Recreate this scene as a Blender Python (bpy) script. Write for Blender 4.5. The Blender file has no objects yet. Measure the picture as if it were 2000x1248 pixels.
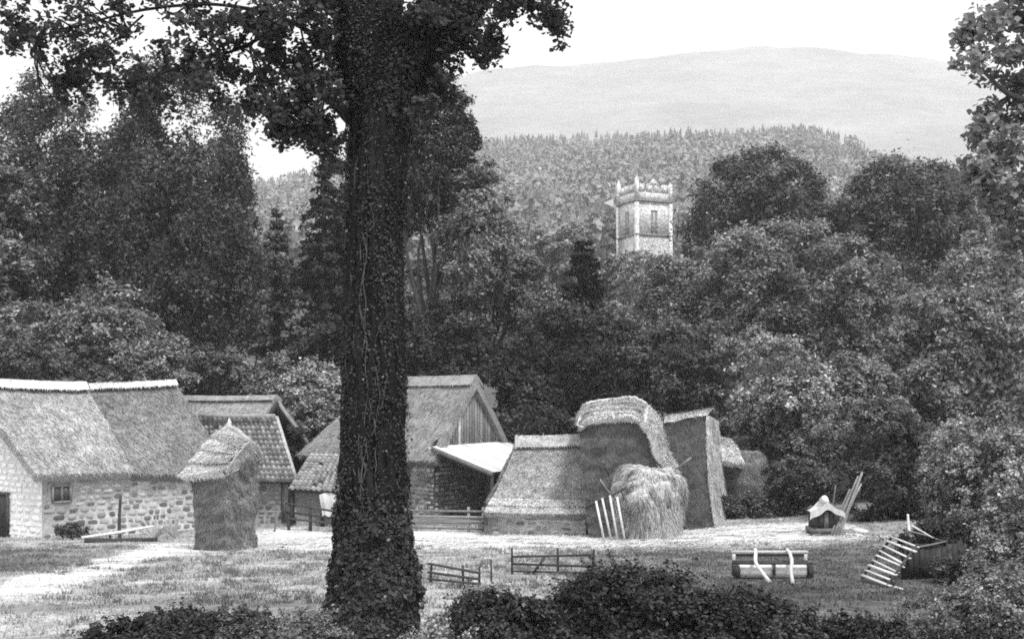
import bpy, math, random
import numpy as np
from mathutils import Vector, Matrix

random.seed(7)
rng = np.random.default_rng(7)
scene = bpy.context.scene
COL = scene.collection
rad = math.radians

# ------------------------------------------------------------------ camera
F = 2200.0          # focal length in units of a 2000 pixel wide frame
CAMZ = 7.0          # eye height above the yard level
HY = 760.0          # the horizon's row in a 2000x1248 frame
cd = bpy.data.cameras.new('camera')
cam = bpy.data.objects.new('camera', cd)
COL.objects.link(cam)
cam.location = (0, 0, CAMZ)
cam.rotation_euler = (rad(90), 0, 0)
cd.sensor_width = 36.0
cd.lens = 36.0 * F / 2000.0
cd.shift_y = (HY - 624.0) / 2000.0
cd.clip_start = 0.1
cd.clip_end = 9000
scene.camera = cam

# ------------------------------------------------------------------ sky, sun, exposure
SUN_EL, SUN_AZ = 60.0, 145.0      # degrees; azimuth clockwise from +Y (the view direction)
world = bpy.data.worlds.new('World')
scene.world = world
world.use_nodes = True
nt = world.node_tree
nt.nodes.clear()
sky = nt.nodes.new('ShaderNodeTexSky')
sky.sky_type = 'NISHITA'
sky.sun_disc = False
sky.sun_elevation = rad(SUN_EL)
sky.sun_rotation = rad(SUN_AZ)
sky.dust_density = 4.0
bw = nt.nodes.new('ShaderNodeRGBToBW')
ma = nt.nodes.new('ShaderNodeMath'); ma.operation = 'MULTIPLY_ADD'
ma.inputs[1].default_value = 0.35
ma.inputs[2].default_value = 9.6     # the even white of an overcast sky
bg = nt.nodes.new('ShaderNodeBackground'); bg.inputs['Strength'].default_value = 0.10
wo = nt.nodes.new('ShaderNodeOutputWorld')
nt.links.new(sky.outputs[0], bw.inputs[0])
nt.links.new(bw.outputs[0], ma.inputs[0])
nt.links.new(ma.outputs[0], bg.inputs['Color'])
nt.links.new(bg.outputs[0], wo.inputs[0])

sd = bpy.data.lights.new('sun', 'SUN')
sd.energy = 2.6
sd.angle = rad(9)
sun = bpy.data.objects.new('sun', sd)
COL.objects.link(sun)
_s = Vector((math.sin(rad(SUN_AZ)) * math.cos(rad(SUN_EL)), math.cos(rad(SUN_AZ)) * math.cos(rad(SUN_EL)), math.sin(rad(SUN_EL))))
sun.rotation_euler = _s.to_track_quat('Z', 'Y').to_euler()
sun.location = (30, -20, 60)

vs = scene.view_settings
vs.view_transform = 'Standard'
vs.look = 'None'
vs.gamma = 1.0
vs.use_curve_mapping = False
vs.exposure = 0.3
scene.cycles.filter_width = 1.8
scene.cycles.use_denoising = False      # the sampling grain stands in for the plate's grain
scene.cycles.volume_bounces = 1
scene.cycles.max_bounces = 6
scene.cycles.diffuse_bounces = 3
scene.cycles.transmission_bounces = 3
scene.cycles.transparent_max_bounces = 4
scene.cycles.caustics_reflective = False
scene.cycles.caustics_refractive = False

# ------------------------------------------------------------------ helpers
def P(px, py, D):
    """The point at depth D (metres) seen at column px, row py of a 2000x1248 frame."""
    return np.array([(px - 1000.0) / F * D, D, CAMZ - (py - HY) / F * D])

def sst(a, b, x):
    t = np.clip((np.asarray(x, float) - a) / (b - a), 0, 1)
    return t * t * (3 - 2 * t)

def _h(i, j, s):
    n = (i.astype(np.int64) * 374761393 + j.astype(np.int64) * 668265263 + s * 974634541) & 0x7fffffff
    n = ((n ^ (n >> 13)) * 1274126177) & 0x7fffffff
    return ((n ^ (n >> 16)) & 0xffff) / 65535.0

def vn(x, y, sc, seed=0):
    x = np.asarray(x, float) / sc; y = np.asarray(y, float) / sc
    i = np.floor(x); j = np.floor(y); u = x - i; v = y - j
    u = u * u * (3 - 2 * u); v = v * v * (3 - 2 * v)
    a = _h(i, j, seed); b = _h(i + 1, j, seed); c = _h(i, j + 1, seed); d = _h(i + 1, j + 1, seed)
    return (a * (1 - u) + b * u) * (1 - v) + (c * (1 - u) + d * u) * v      # 0..1

def fbm(x, y, sc, seed=0, n=3):
    t = 0; a = 1; s = 0
    for k in range(n):
        t = t + a * vn(x, y, sc / 2 ** k, seed + k); s += a; a *= 0.55
    return t / s

FR_PX = [-900, -400, 300, 540, 930, 1100, 1300, 1550, 1650, 1750, 1900, 2300, 2900]
FR_PY = [470, 420, 380, 352, 280, 270, 256, 247, 270, 292, 316, 400, 470]
def g(x, y):
    """Height of the ground."""
    x = np.asarray(x, float); y = np.asarray(y, float)
    z = 0.5 + 0.07 * np.clip(50 - y, 0, 75)
    z = z + sst(36, 48, y) * np.clip(x - 4, 0, 16) * 0.06 * (1 - sst(60, 90, y))
    z = z + np.clip(x - 13.0, 0, 14) * 0.3 * sst(10, 18, y) * (1 - sst(34, 46, y))
    z = z + np.clip(y - 68, 0, 112) * 0.12
    px = 1000 + F * x / np.maximum(y, 150)
    zr = CAMZ + (HY - np.interp(px, FR_PX, FR_PY)) / F * 900.0 - 12.0
    t = np.clip((y - 180) / 720.0, 0, 1)
    z = z + (zr - 13.94) * t ** 1.12
    z = z - np.clip(y - 900, 0, 500) * 0.16
    near = 1 - sst(60, 90, y)
    z = z + near * ((fbm(x, y, 3.2, 11, 3) - 0.5) * 0.16)
    return z
def g1(x, y): return float(g(x, y))

def obj(name, me, parent=None):
    o = bpy.data.objects.new(name, me)
    COL.objects.link(o)
    if parent is not None: o.parent = parent
    return o

def thing(name, label, cat, loc, group=None):
    o = bpy.data.objects.new(name, None)
    o.empty_display_size = 0.3
    COL.objects.link(o)
    o.location = Vector([float(c) for c in loc])
    o['label'] = label; o['category'] = cat
    if group: o['group'] = group
    return o

class MB:
    """Collects shapes (world coordinates) and links them as one mesh."""
    def __init__(s): s.v = []; s.f = []; s.t = []; s.n = 0
    def add(s, v, f, tone=1.0):
        v = np.asarray(v, float).reshape(-1, 3); f = np.asarray(f, np.int64)
        s.v.append(v); s.f.append(f + s.n)
        s.t.append(np.full(len(v), tone) if np.isscalar(tone) else np.asarray(tone, float))
        s.n += len(v)
    def mesh(s, name, mat, smooth=False, origin=(0, 0, 0)):
        me = bpy.data.meshes.new(name)
        v = np.concatenate(s.v) - np.asarray(origin, float)
        me.vertices.add(len(v)); me.vertices.foreach_set('co', v.astype(np.float32).ravel())
        tot = np.concatenate([np.full(len(f), f.shape[1]) for f in s.f]).astype(np.int32)
        idx = np.concatenate([f.ravel() for f in s.f]).astype(np.int32)
        st = np.concatenate([[0], np.cumsum(tot)[:-1]]).astype(np.int32)
        me.loops.add(len(idx)); me.loops.foreach_set('vertex_index', idx)
        me.polygons.add(len(tot)); me.polygons.foreach_set('loop_start', st)
        if smooth: me.polygons.foreach_set('use_smooth', np.ones(len(tot), bool))
        a = me.attributes.new('tone', 'FLOAT', 'POINT')
        a.data.foreach_set('value', np.concatenate(s.t).astype(np.float32))
        me.materials.append(mat)
        me.update(calc_edges=True)
        me.validate()
        return me
    def build(s, name, mat, parent=None, smooth=False):
        o = obj(name, s.mesh(name, mat, smooth, root_loc(parent)), parent)
        return o

def root_loc(o):
    p = Vector((0, 0, 0))
    while o is not None:
        p = p + o.location; o = o.parent
    return np.array(p)

def nrm(v):
    v = np.asarray(v, float)
    return v / (np.linalg.norm(v, axis=-1, keepdims=True) + 1e-12)

# ---- basic shapes
BOXF = [[0, 3, 2, 1], [4, 5, 6, 7], [0, 1, 5, 4], [1, 2, 6, 5], [2, 3, 7, 6], [3, 0, 4, 7]]
def beam(mb, p0, p1, w, h, up=(0, 0, 1), jit=0.0, tone=1.0):
    p0 = np.asarray(p0, float); p1 = np.asarray(p1, float)
    d = nrm(p1 - p0); up = np.asarray(up, float)
    if abs(np.dot(d, up)) > 0.98: up = np.array([0, 1.0, 0]) if abs(d[1]) < 0.9 else np.array([1.0, 0, 0])
    s = nrm(np.cross(d, up)); u = np.cross(s, d)
    v = [p + s * a * w / 2 + u * b * h / 2 for p in (p0, p1) for a, b in ((-1, -1), (1, -1), (1, 1), (-1, 1))]
    v = np.array(v) + (rng.uniform(-1, 1, (8, 3)) * jit)
    mb.add(v, BOXF, tone)

def tube(mb, pts, r, seg=8, tone=1.0, rough=0.0, cap=True):
    pts = np.asarray(pts, float); n = len(pts)
    r = np.full(n, r, float) if np.isscalar(r) else np.asarray(r, float)
    d = nrm(np.gradient(pts, axis=0))
    ref = np.array([0, 0, 1.0]) if abs(d[0, 2]) < 0.8 else np.array([1.0, 0, 0])
    a = np.linspace(0, 2 * np.pi, seg, endpoint=False)
    s = nrm(np.cross(d, ref)); u = np.cross(s, d)
    rr = r[:, None] * (1 + rough * rng.uniform(-1, 1, (n, seg)))
    v = pts[:, None] + rr[..., None] * (s[:, None] * np.cos(a)[None, :, None] + u[:, None] * np.sin(a)[None, :, None])
    i = np.arange(n - 1)[:, None] * seg; j = np.arange(seg)[None]; k = (j + 1) % seg
    f = np.stack([i + j, i + k, i + seg + k, i + seg + j], -1).reshape(-1, 4)
    mb.add(v.reshape(-1, 3), f, tone)
    if cap:
        b = mb.n - n * seg
        for off in (0, (n - 1) * seg):
            mb.f.append((np.arange(seg)[None] + b + off) if off else (np.arange(seg)[None, ::-1] + b + off))

def curve(pts, n):
    """Catmull-Rom through the points."""
    p = np.asarray(pts, float)
    q = np.vstack([2 * p[0] - p[1], p, 2 * p[-1] - p[-2]])
    t = np.linspace(0, len(p) - 1 - 1e-6, n); i = t.astype(int); u = (t - i)[:, None]
    a, b, c, d = q[i], q[i + 1], q[i + 2], q[i + 3]
    return 0.5 * (2 * b + (c - a) * u + (2 * a - 5 * b + 4 * c - d) * u ** 2 + (3 * b - a - 3 * c + d) * u ** 3)

def grid_faces(nu, nv):
    i = np.arange(nu - 1)[:, None] * nv; j = np.arange(nv - 1)[None]
    return np.stack([i + j, i + nv + j, i + nv + j + 1, i + j + 1], -1).reshape(-1, 4)

def patch(mb, f, nu=16, nv=12, amp=0.03, sc=0.25, straw=0, sl=0.35, sw=0.03, flip=False, down=True, lift=0.05, tone=1.0, stone=(0.6, 1.35), seed=0, droop=0.0, dn=0.28):
    """A surface f(u,v)->points with rough relief and, on it, `straw` loose stalks lying along -v."""
    u, v = np.meshgrid(np.linspace(0, 1, nu), np.linspace(0, 1, nv), indexing='ij')
    p = f(u, v)
    e = 1e-3
    n = nrm(np.cross(f(u + e, v) - p, f(u, v + e) - p)) * (-1 if flip else 1)
    if amp:
        dz = (fbm(p[..., 0] * 1.3 + p[..., 1], p[..., 2] * 1.4 + p[..., 1] * 0.6, sc * 2, seed, 3) - 0.5) * 2 * amp
        p = p + n * dz[..., None]
    tv = lambda q: .72 + .56 * fbm(q[..., 0] * 1.2 + q[..., 1] * .5, q[..., 2] * .9 + q[..., 1] * .7, 1.3, seed + 77, 3)
    mb.add(p.reshape(-1, 3), grid_faces(nu, nv), tone * tv(p).ravel())
    if straw:
        straw = int(straw * 2.2); sl = sl * .55; sw = sw * .55; lift = lift * .5
        a = rng.uniform(0, 1, straw); b = rng.uniform(0, 1, straw)
        q = f(a, b); du = f(a + e, b) - q; dv = f(a, b + e) - q
        nn = nrm(np.cross(du, dv)) * (-1 if flip else 1)
        dz = (fbm(q[:, 0] * 1.3 + q[:, 1], q[:, 2] * 1.4 + q[:, 1] * 0.6, sc * 2, seed, 3) - 0.5) * 2 * amp
        q = q + nn * dz[:, None]
        d = -nrm(dv) if down else nrm(rng.normal(size=(straw, 3)))
        d = nrm(d + rng.normal(0, dn, (straw, 3)) + np.array([0, 0, -droop]))
        s = nrm(np.cross(d, nn))
        L = sl * rng.uniform(0.5, 1.4, straw)[:, None]; W = sw * rng.uniform(0.5, 1.4, straw)[:, None]
        up = nn * lift * rng.uniform(0.2, 1.0, straw)[:, None]
        V = np.stack([q - s * W + nn * 0.004, q + s * W + nn * 0.004, q + d * L + up], 1)
        tn = tone * np.repeat(rng.uniform(stone[0], stone[1], straw) * tv(q), 3)
        mb.add(V.reshape(-1, 3), np.arange(straw * 3).reshape(-1, 3), tn)

def lerp(a, b, t):
    t = np.asarray(t)[..., None]
    return np.asarray(a) * (1 - t) + np.asarray(b) * t
def poly(pts):
    """Piecewise linear curve by parameter 0..1."""
    pts = np.asarray(pts, float); k = np.linspace(0, 1, len(pts))
    return lambda u: np.stack([np.interp(np.clip(u, 0, 1), k, pts[:, c]) for c in range(3)], -1)
def ruled(A, B, bulge=0.0, bdir=(0, 0, 1)):
    def f(u, v):
        p = A(u) * (1 - v)[..., None] + B(u) * v[..., None]
        return p + np.asarray(bdir) * (bulge * np.sin(np.pi * np.clip(v, 0, 1)))[..., None]
    return f
def bil(a, b, c, d):
    """a..b along the foot, d..c along the top."""
    return ruled(poly([a, b]), poly([d, c]))

def thatch(mb, E, R, th=0.34, nu=34, nv=16, straw=2500, amp=0.05, bulge=0.1, flip=False, tone=1.0, sl=0.4, sw=0.035, seed=0, side=True):
    """A thick thatch slope between the eave curve E(u) and the ridge curve R(u)."""
    f = ruled(E, R, bulge)
    u0 = np.array([0.5]); v0 = np.array([0.5])
    n = nrm(np.cross(f(u0 + .01, v0) - f(u0, v0), f(u0, v0 + .01) - f(u0, v0)))[0] * (-1 if flip else 1)
    patch(mb, f, nu, nv, amp, 0.3, straw, sl, sw, flip, tone=tone, seed=seed, lift=0.07)
    low = lambda u, v: f(u, v) - n * th
    patch(mb, low, nu, 6, 0, tone=tone * 0.8)
    if side:
        ed = lambda u, v: f(u, v * 0) - n * (th * (1 - v))[..., None]
        patch(mb, ed, nu, 4, 0.02, 0.2, straw // 6, 0.22, 0.03, not flip, tone=tone * 0.9, lift=0.03)
        for k in (0.0, 1.0):
            sd_ = lambda u, v, k=k: f(np.full_like(u, k), u) - n * (th * (1 - v))[..., None]
            patch(mb, sd_, nv, 4, 0.02, 0.2, straw // 8, 0.22, 0.03, k == 0.0, tone=tone * 0.95, lift=0.05)

def ridge_cap(mb, pts, w=0.55, h=0.22, tone=1.0, straw=900, dirn=(0, 1, 0), drop=0.9, seed=3, n=40):
    """Rounded cap of straw over a ridge; drop = fall over the half width."""
    C = curve(pts, n)
    d = nrm(np.gradient(C, axis=0)); d[:, 2] = 0; d = nrm(d)
    s = np.stack([d[:, 1], -d[:, 0], 0 * d[:, 0]], -1)
    K = np.linspace(0, 1, n)
    def f(u, v):
        c = np.stack([np.interp(np.clip(u, 0, 1), K, C[:, k]) for k in range(3)], -1)
        ss = np.stack([np.interp(np.clip(u, 0, 1), K, s[:, k]) for k in range(3)], -1)
        a = (v - 0.5) * 2
        return c + ss * (w * a)[..., None] + np.array([0, 0, 1.0]) * (h - drop * w * (np.sqrt(a * a + 0.03) - 0.17))[..., None]
    patch(mb, f, n, 11, 0.03, 0.2, 0, tone=tone, seed=seed)
    for half in (0, 1):
        fh = (lambda u, v: f(u, 0.5 - 0.5 * (1 - v))) if half == 0 else (lambda u, v: f(u, 0.5 + 0.5 * (1 - v)))
        patch(mb, fh, n, 5, 0.03, 0.2, straw // 2, 0.25, 0.03, half == 1, tone=tone * 1.02, seed=seed, lift=0.04)
    for k in (0.0, 1.0):
        c = f(np.array([k]), np.array([0.5]))[0]
        e = f(np.full(11, k), np.linspace(0, 1, 11))
        V = np.vstack([e, e - np.array([0, 0, 0.18])])
        mb.add(V, [[i, i + 1, i + 12, i + 11] for i in range(10)], tone)

# ------------------------------------------------------------------ materials (the photograph is monochrome: all greys)
def mat(name, grey, var=0.35, scale=3.0, stretch=(1, 1, 1), rough=0.85, bump=0.0, bscale=None, tone=True, spec=0.2, rnd=0.0, fine=0.25, metal=0.0, trans=0.0, detail=5.0):
    m = bpy.data.materials.new(name); m.use_nodes = True
    t = m.node_tree; N = t.nodes; L = t.links
    N.clear()
    out = N.new('ShaderNodeOutputMaterial'); b = N.new('ShaderNodeBsdfPrincipled')
    b.inputs['Roughness'].default_value = rough
    b.inputs['Specular IOR Level'].default_value = spec
    b.inputs['Metallic'].default_value = metal
    co = N.new('ShaderNodeTexCoord'); mp = N.new('ShaderNodeMapping')
    mp.inputs['Scale'].default_value = stretch
    L.new(co.outputs['Object'], mp.inputs['Vector'])
    n1 = N.new('ShaderNodeTexNoise'); n1.inputs['Scale'].default_value = scale; n1.inputs['Detail'].default_value = detail
    n1.inputs['Roughness'].default_value = 0.65
    L.new(mp.outputs[0], n1.inputs['Vector'])
    r = N.new('ShaderNodeMapRange')
    r.inputs['From Min'].default_value = 0.28; r.inputs['From Max'].default_value = 0.72
    r.inputs['To Min'].default_value = 1 - var; r.inputs['To Max'].default_value = 1 + var
    L.new(n1.outputs[0], r.inputs['Value'])
    last = r.outputs[0]
    def mul(a, bsock):
        x = N.new('ShaderNodeMath'); x.operation = 'MULTIPLY'
        L.new(a, x.inputs[0])
        if isinstance(bsock, float): x.inputs[1].default_value = bsock
        else: L.new(bsock, x.inputs[1])
        return x.outputs[0]
    if fine:
        n2 = N.new('ShaderNodeTexNoise'); n2.inputs['Scale'].default_value = scale * 7; n2.inputs['Detail'].default_value = 3
        L.new(mp.outputs[0], n2.inputs['Vector'])
        r2 = N.new('ShaderNodeMapRange')
        r2.inputs['From Min'].default_value = 0.3; r2.inputs['From Max'].default_value = 0.7
        r2.inputs['To Min'].default_value = 1 - fine; r2.inputs['To Max'].default_value = 1 + fine
        L.new(n2.outputs[0], r2.inputs['Value'])
        last = mul(last, r2.outputs[0])
    if tone:
        a = N.new('ShaderNodeAttribute'); a.attribute_name = 'tone'
        last = mul(last, a.outputs['Fac'])
    if rnd:
        oi = N.new('ShaderNodeObjectInfo')
        r3 = N.new('ShaderNodeMapRange'); r3.inputs['To Min'].default_value = 1 - rnd; r3.inputs['To Max'].default_value = 1 + rnd
        L.new(oi.outputs['Random'], r3.inputs['Value'])
        last = mul(last, r3.outputs[0])
    last = mul(last, float(grey))
    cm = N.new('ShaderNodeMath'); cm.operation = 'MINIMUM'; cm.inputs[1].default_value = 0.9
    L.new(last, cm.inputs[0])
    L.new(cm.outputs[0], b.inputs['Base Color'])
    if bump:
        bn = N.new('ShaderNodeTexNoise'); bn.inputs['Scale'].default_value = bscale or scale * 3; bn.inputs['Detail'].default_value = 4
        L.new(mp.outputs[0], bn.inputs['Vector'])
        bp = N.new('ShaderNodeBump'); bp.inputs['Strength'].default_value = 1.0; bp.inputs['Distance'].default_value = bump
        L.new(bn.outputs[0], bp.inputs['Height']); L.new(bp.outputs[0], b.inputs['Normal'])
    if trans:
        tr = N.new('ShaderNodeBsdfTranslucent'); L.new(cm.outputs[0], tr.inputs['Color'])
        mx = N.new('ShaderNodeMixShader'); mx.inputs[0].default_value = trans
        L.new(b.outputs[0], mx.inputs[1]); L.new(tr.outputs[0], mx.inputs[2]); L.new(mx.outputs[0], out.inputs[0])
    else:
        L.new(b.outputs[0], out.inputs[0])
    return m

def leafmat(name, grey, trans=0.25):
    return mat(name, grey, var=0.28, scale=0.35, rough=0.6, spec=0.12, fine=0.0, trans=trans, detail=2.0)

M = dict(
    ground=mat('pasture', 0.33, 0.25, 0.8, rough=0.95, bump=0.05, bscale=6, spec=0.05, fine=0.3),
    grass=mat('dry_grass', 0.36, 0.15, 0.6, rough=0.8, spec=0.1, fine=0, trans=0.2),
    hay_strewn=mat('strewn_hay', 0.7, 0.12, 0.8, rough=0.8, spec=0.1, fine=0),
    moor=mat('moorland', 0.28, 0.3, 0.004, stretch=(1, 1, 2.5), rough=1, spec=0, fine=0.12),
    forest=mat('far_conifers', 0.26, 0.25, 0.02, rough=0.9, spec=0.05, fine=0.0),
    thatch_pale=mat('pale_thatch', 0.38, 0.28, 2.2, rough=0.95, bump=0.03, bscale=16, spec=0.05),
    thatch_grey=mat('grey_thatch', 0.38, 0.3, 2.2, rough=0.95, bump=0.03, bscale=16, spec=0.05),
    thatch_dark=mat('weathered_thatch', 0.24, 0.28, 2.2, rough=0.95, bump=0.03, bscale=16, spec=0.05),
    thatch_mid=mat('old_thatch', 0.28, 0.3, 2.2, rough=0.95, bump=0.03, bscale=16, spec=0.05),
    straw_new=mat('fresh_straw', 0.6, 0.15, 2.2, rough=0.9, bump=0.02, bscale=16, spec=0.08),
    rick_straw=mat('rick_straw', 0.78, 0.2, 2.2, rough=0.9, bump=0.02, bscale=16, spec=0.08),
    tower_low=mat('darkened_mottled_stone', 0.4, 0.3, 0.55, rough=0.9, bump=0.05, bscale=2, spec=0.1, fine=0.6),  # mottled tower stone, darkened to offset the bright light on the lower stage
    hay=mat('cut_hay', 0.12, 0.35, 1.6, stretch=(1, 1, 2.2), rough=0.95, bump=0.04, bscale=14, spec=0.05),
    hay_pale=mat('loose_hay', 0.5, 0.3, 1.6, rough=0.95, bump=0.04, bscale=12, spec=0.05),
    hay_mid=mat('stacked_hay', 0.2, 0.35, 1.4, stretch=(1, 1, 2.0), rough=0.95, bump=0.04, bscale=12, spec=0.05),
    mortar=mat('lime_mortar', 0.43, 0.4, 2.0, rough=0.95, bump=0.02, bscale=14, spec=0.05),
    mortar_dark=mat('earth_mortar', 0.24, 0.35, 2.0, rough=0.95, bump=0.02, bscale=14, spec=0.05),
    limewash=mat('limewashed_stone', 0.86, 0.08, 2.0, rough=0.9, bump=0.015, bscale=10, rnd=0.1, spec=0.1, tone=False),
    limewash_wall=mat('limewashed_mortar', 0.82, 0.14, 2.0, rough=0.95, bump=0.02, bscale=14, spec=0.05),
    stone=mat('rubble_stone', 0.32, 0.25, 4.0, rough=0.9, bump=0.012, bscale=12, rnd=0.65, spec=0.1, tone=False),
    stone_dark=mat('dark_rubble_stone', 0.22, 0.3, 4.0, rough=0.9, bump=0.012, bscale=12, rnd=0.5, spec=0.1, tone=False),  # darker rubble stone for the tiled shed wall
    tower=mat('tower_stone', 0.58, 0.26, 0.55, rough=0.9, bump=0.05, bscale=2, spec=0.1, fine=0.6),
    tower_dark=mat('tower_weathered_stone', 0.22, 0.3, 1.5, rough=0.9, spec=0.1),
    tile=mat('clay_pantile', 0.33, 0.3, 5.0, rough=0.8, rnd=0.35, spec=0.2, tone=False),
    deck=mat('roof_battens', 0.06, 0.3, 3.0, rough=0.9),
    wood=mat('weathered_wood', 0.22, 0.3, 3.0, stretch=(1, 1, 0.3), rough=0.85, rnd=0.35, bump=0.004, bscale=20),
    wood_dark=mat('dark_wood', 0.05, 0.3, 3.0, stretch=(1, 1, 0.3), rough=0.8, rnd=0.3),
    wood_pale=mat('bleached_wood', 0.6, 0.16, 4.0, rough=0.8, rnd=0.15),
    iron_white=mat('white_roof_sheet', 0.66, 0.16, 1.2, rough=0.6, spec=0.3, rnd=0.04, fine=0.05),
    iron=mat('worn_iron', 0.68, 0.15, 3.0, rough=0.45, spec=0.5, rnd=0.05),
    iron_dark=mat('dark_iron', 0.05, 0.2, 3.0, rough=0.6),
    cloth=mat('white_cloth', 0.6, 0.06, 3.0, rough=0.9, fine=0.05),
    glass=mat('dusty_glass', 0.06, 0.2, 3.0, rough=0.25, spec=0.5),
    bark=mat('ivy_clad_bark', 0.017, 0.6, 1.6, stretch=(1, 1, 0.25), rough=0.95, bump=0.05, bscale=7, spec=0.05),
    vine=mat('ivy_stem', 0.11, 0.25, 4.0, rough=0.9),
    branch=mat('tree_bark', 0.075, 0.35, 1.5, stretch=(1, 1, 0.3), rough=0.95, spec=0.05),
    bough=leafmat('bough_leaf', 0.22, 0.4),
    leaf_deep=leafmat('deep_leaf', 0.078),
    leaf_black=leafmat('black_leaf', 0.04, 0.1),  # even near-black leaf colour for the foreground bushes
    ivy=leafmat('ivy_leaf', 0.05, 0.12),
    oak=leafmat('oak_leaf', 0.05, 0.3),
    leaf_dark=leafmat('dark_leaf', 0.058),
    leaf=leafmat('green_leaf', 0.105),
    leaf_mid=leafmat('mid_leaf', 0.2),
    leaf_pale=leafmat('pale_leaf', 0.3),
    leaf_bright=leafmat('bright_leaf', 0.45),
    needle=leafmat('conifer_needle', 0.02, 0.1),
    needle_pale=leafmat('larch_needle', 0.12, 0.2),
)

# ------------------------------------------------------------------ ground, hill
def tone_at(x, y):
    """How pale the turf itself is: strewn and bare ground pale, rank grass darker."""
    n = fbm(x, y, 2.6, 31, 3) - 0.5; n2 = fbm(x * 1.0, y * 1.6, 0.9, 47, 2) - 0.5
    yy = y + n * 5.0; xx = x + n * 5.0
    t = 1.0 + 0 * x
    t = t * (1 - 0.62 * sst(-1.0, 5.0, xx + (30 - y) * 0.06) * (1 - sst(38.5, 41.5, yy - 0.1 * x)))          # grey field on the right
    t = t * (1 + 0.8 * sst(40.5, 43.5, yy - 0.12 * x) * (1 - sst(50.5, 52, yy)) * sst(-15, -10, xx) * (1 - sst(12.5, 14.5, xx)))  # strewn strip
    tr = np.abs(x + 12.3 + .02 * (y - 26) - np.clip(y - 44, 0, 9) * .9 + n * 1.2)
    t = t * (1 + 0.85 * sst(1.5, 0.5, tr) * sst(51, 48, y))                                                  # cart track at left
    t = t * (1 + 0.35 * sst(-8, -12, xx) * sst(27, 22, yy))                                                 # pale bank at bottom left
    t = t * (1 - 0.55 * sst(1.3, 0.7, np.hypot((x + 16.6) / 2.9, (y - 36.5) / 4.5) + n * .8))                # rank grass by the barn
    t = t * (1 - 0.4 * sst(52, 56, yy) * (1 - sst(66, 80, y)))
    t = t * (1 - 0.68 * sst(60, 66, y))
    t = t * (1 - 0.45 * sst(140, 200, y))
    pxx = 1000 + F * x / np.maximum(y, 1)
    t = t * (1 + 4.0 * sst(1480, 1510, pxx) * sst(1730, 1690, pxx) * sst(660, 690, y))
    t = t * (1 + 1.0 * n2 * (1 - sst(60, 80, y)))
    return np.clip(t, 0.25, 2.2)

xs = np.unique(np.concatenate([np.arange(-1500, -60, 40), np.arange(-60, -26, 2), np.arange(-26, 26, 0.5), np.arange(26, 60, 2), np.arange(60, 1501, 40)]))
ys = np.unique(np.concatenate([np.arange(-30, 14, 2), np.arange(16, 58, 0.5), np.arange(58, 120, 2.5), np.arange(120, 1301, 15)]))
X, Y = np.meshgrid(xs, ys, indexing='ij')
mb = MB(); mb.add(np.stack([X, Y, g(X, Y)], -1).reshape(-1, 3), grid_faces(len(xs), len(ys)), tone_at(X, Y).ravel())
ground = mb.build('ground', M['ground'], smooth=True); ground['kind'] = 'structure'

MR_PX = [-900, -500, 300, 560, 720, 890, 1000, 1200, 1350, 1500, 1650, 1800, 1900, 2100, 2500, 3000]
MR_PY = [490, 460, 430, 420, 300, 153, 137, 116, 101, 96, 98, 112, 132, 200, 330, 420]
xs = np.linspace(-2500, 2500, 200); ys = np.linspace(1100, 3700, 90)
X, Y = np.meshgrid(xs, ys, indexing='ij')
px = 1000 + F * X / 3000.0
zr = CAMZ + (HY - np.interp(px, MR_PX, MR_PY)) / F * 3000.0
t = np.clip((Y - 1100) / 1900.0, 0, 1); t2 = np.clip((Y - 3000) / 700.0, 0, 1)
Z = 20 + (zr - 20) * (t ** 1.1) * (1 - 0.5 * t2 ** 2) + (fbm(X, Y, 260, 5, 4) - 0.5) * 34 * t
mb = MB(); mb.add(np.stack([X, Y, Z], -1).reshape(-1, 3), grid_faces(len(xs), len(ys)), 1.0)
moor = mb.build('moorland_hill', M['moor'], smooth=True); moor['kind'] = 'structure'

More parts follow.
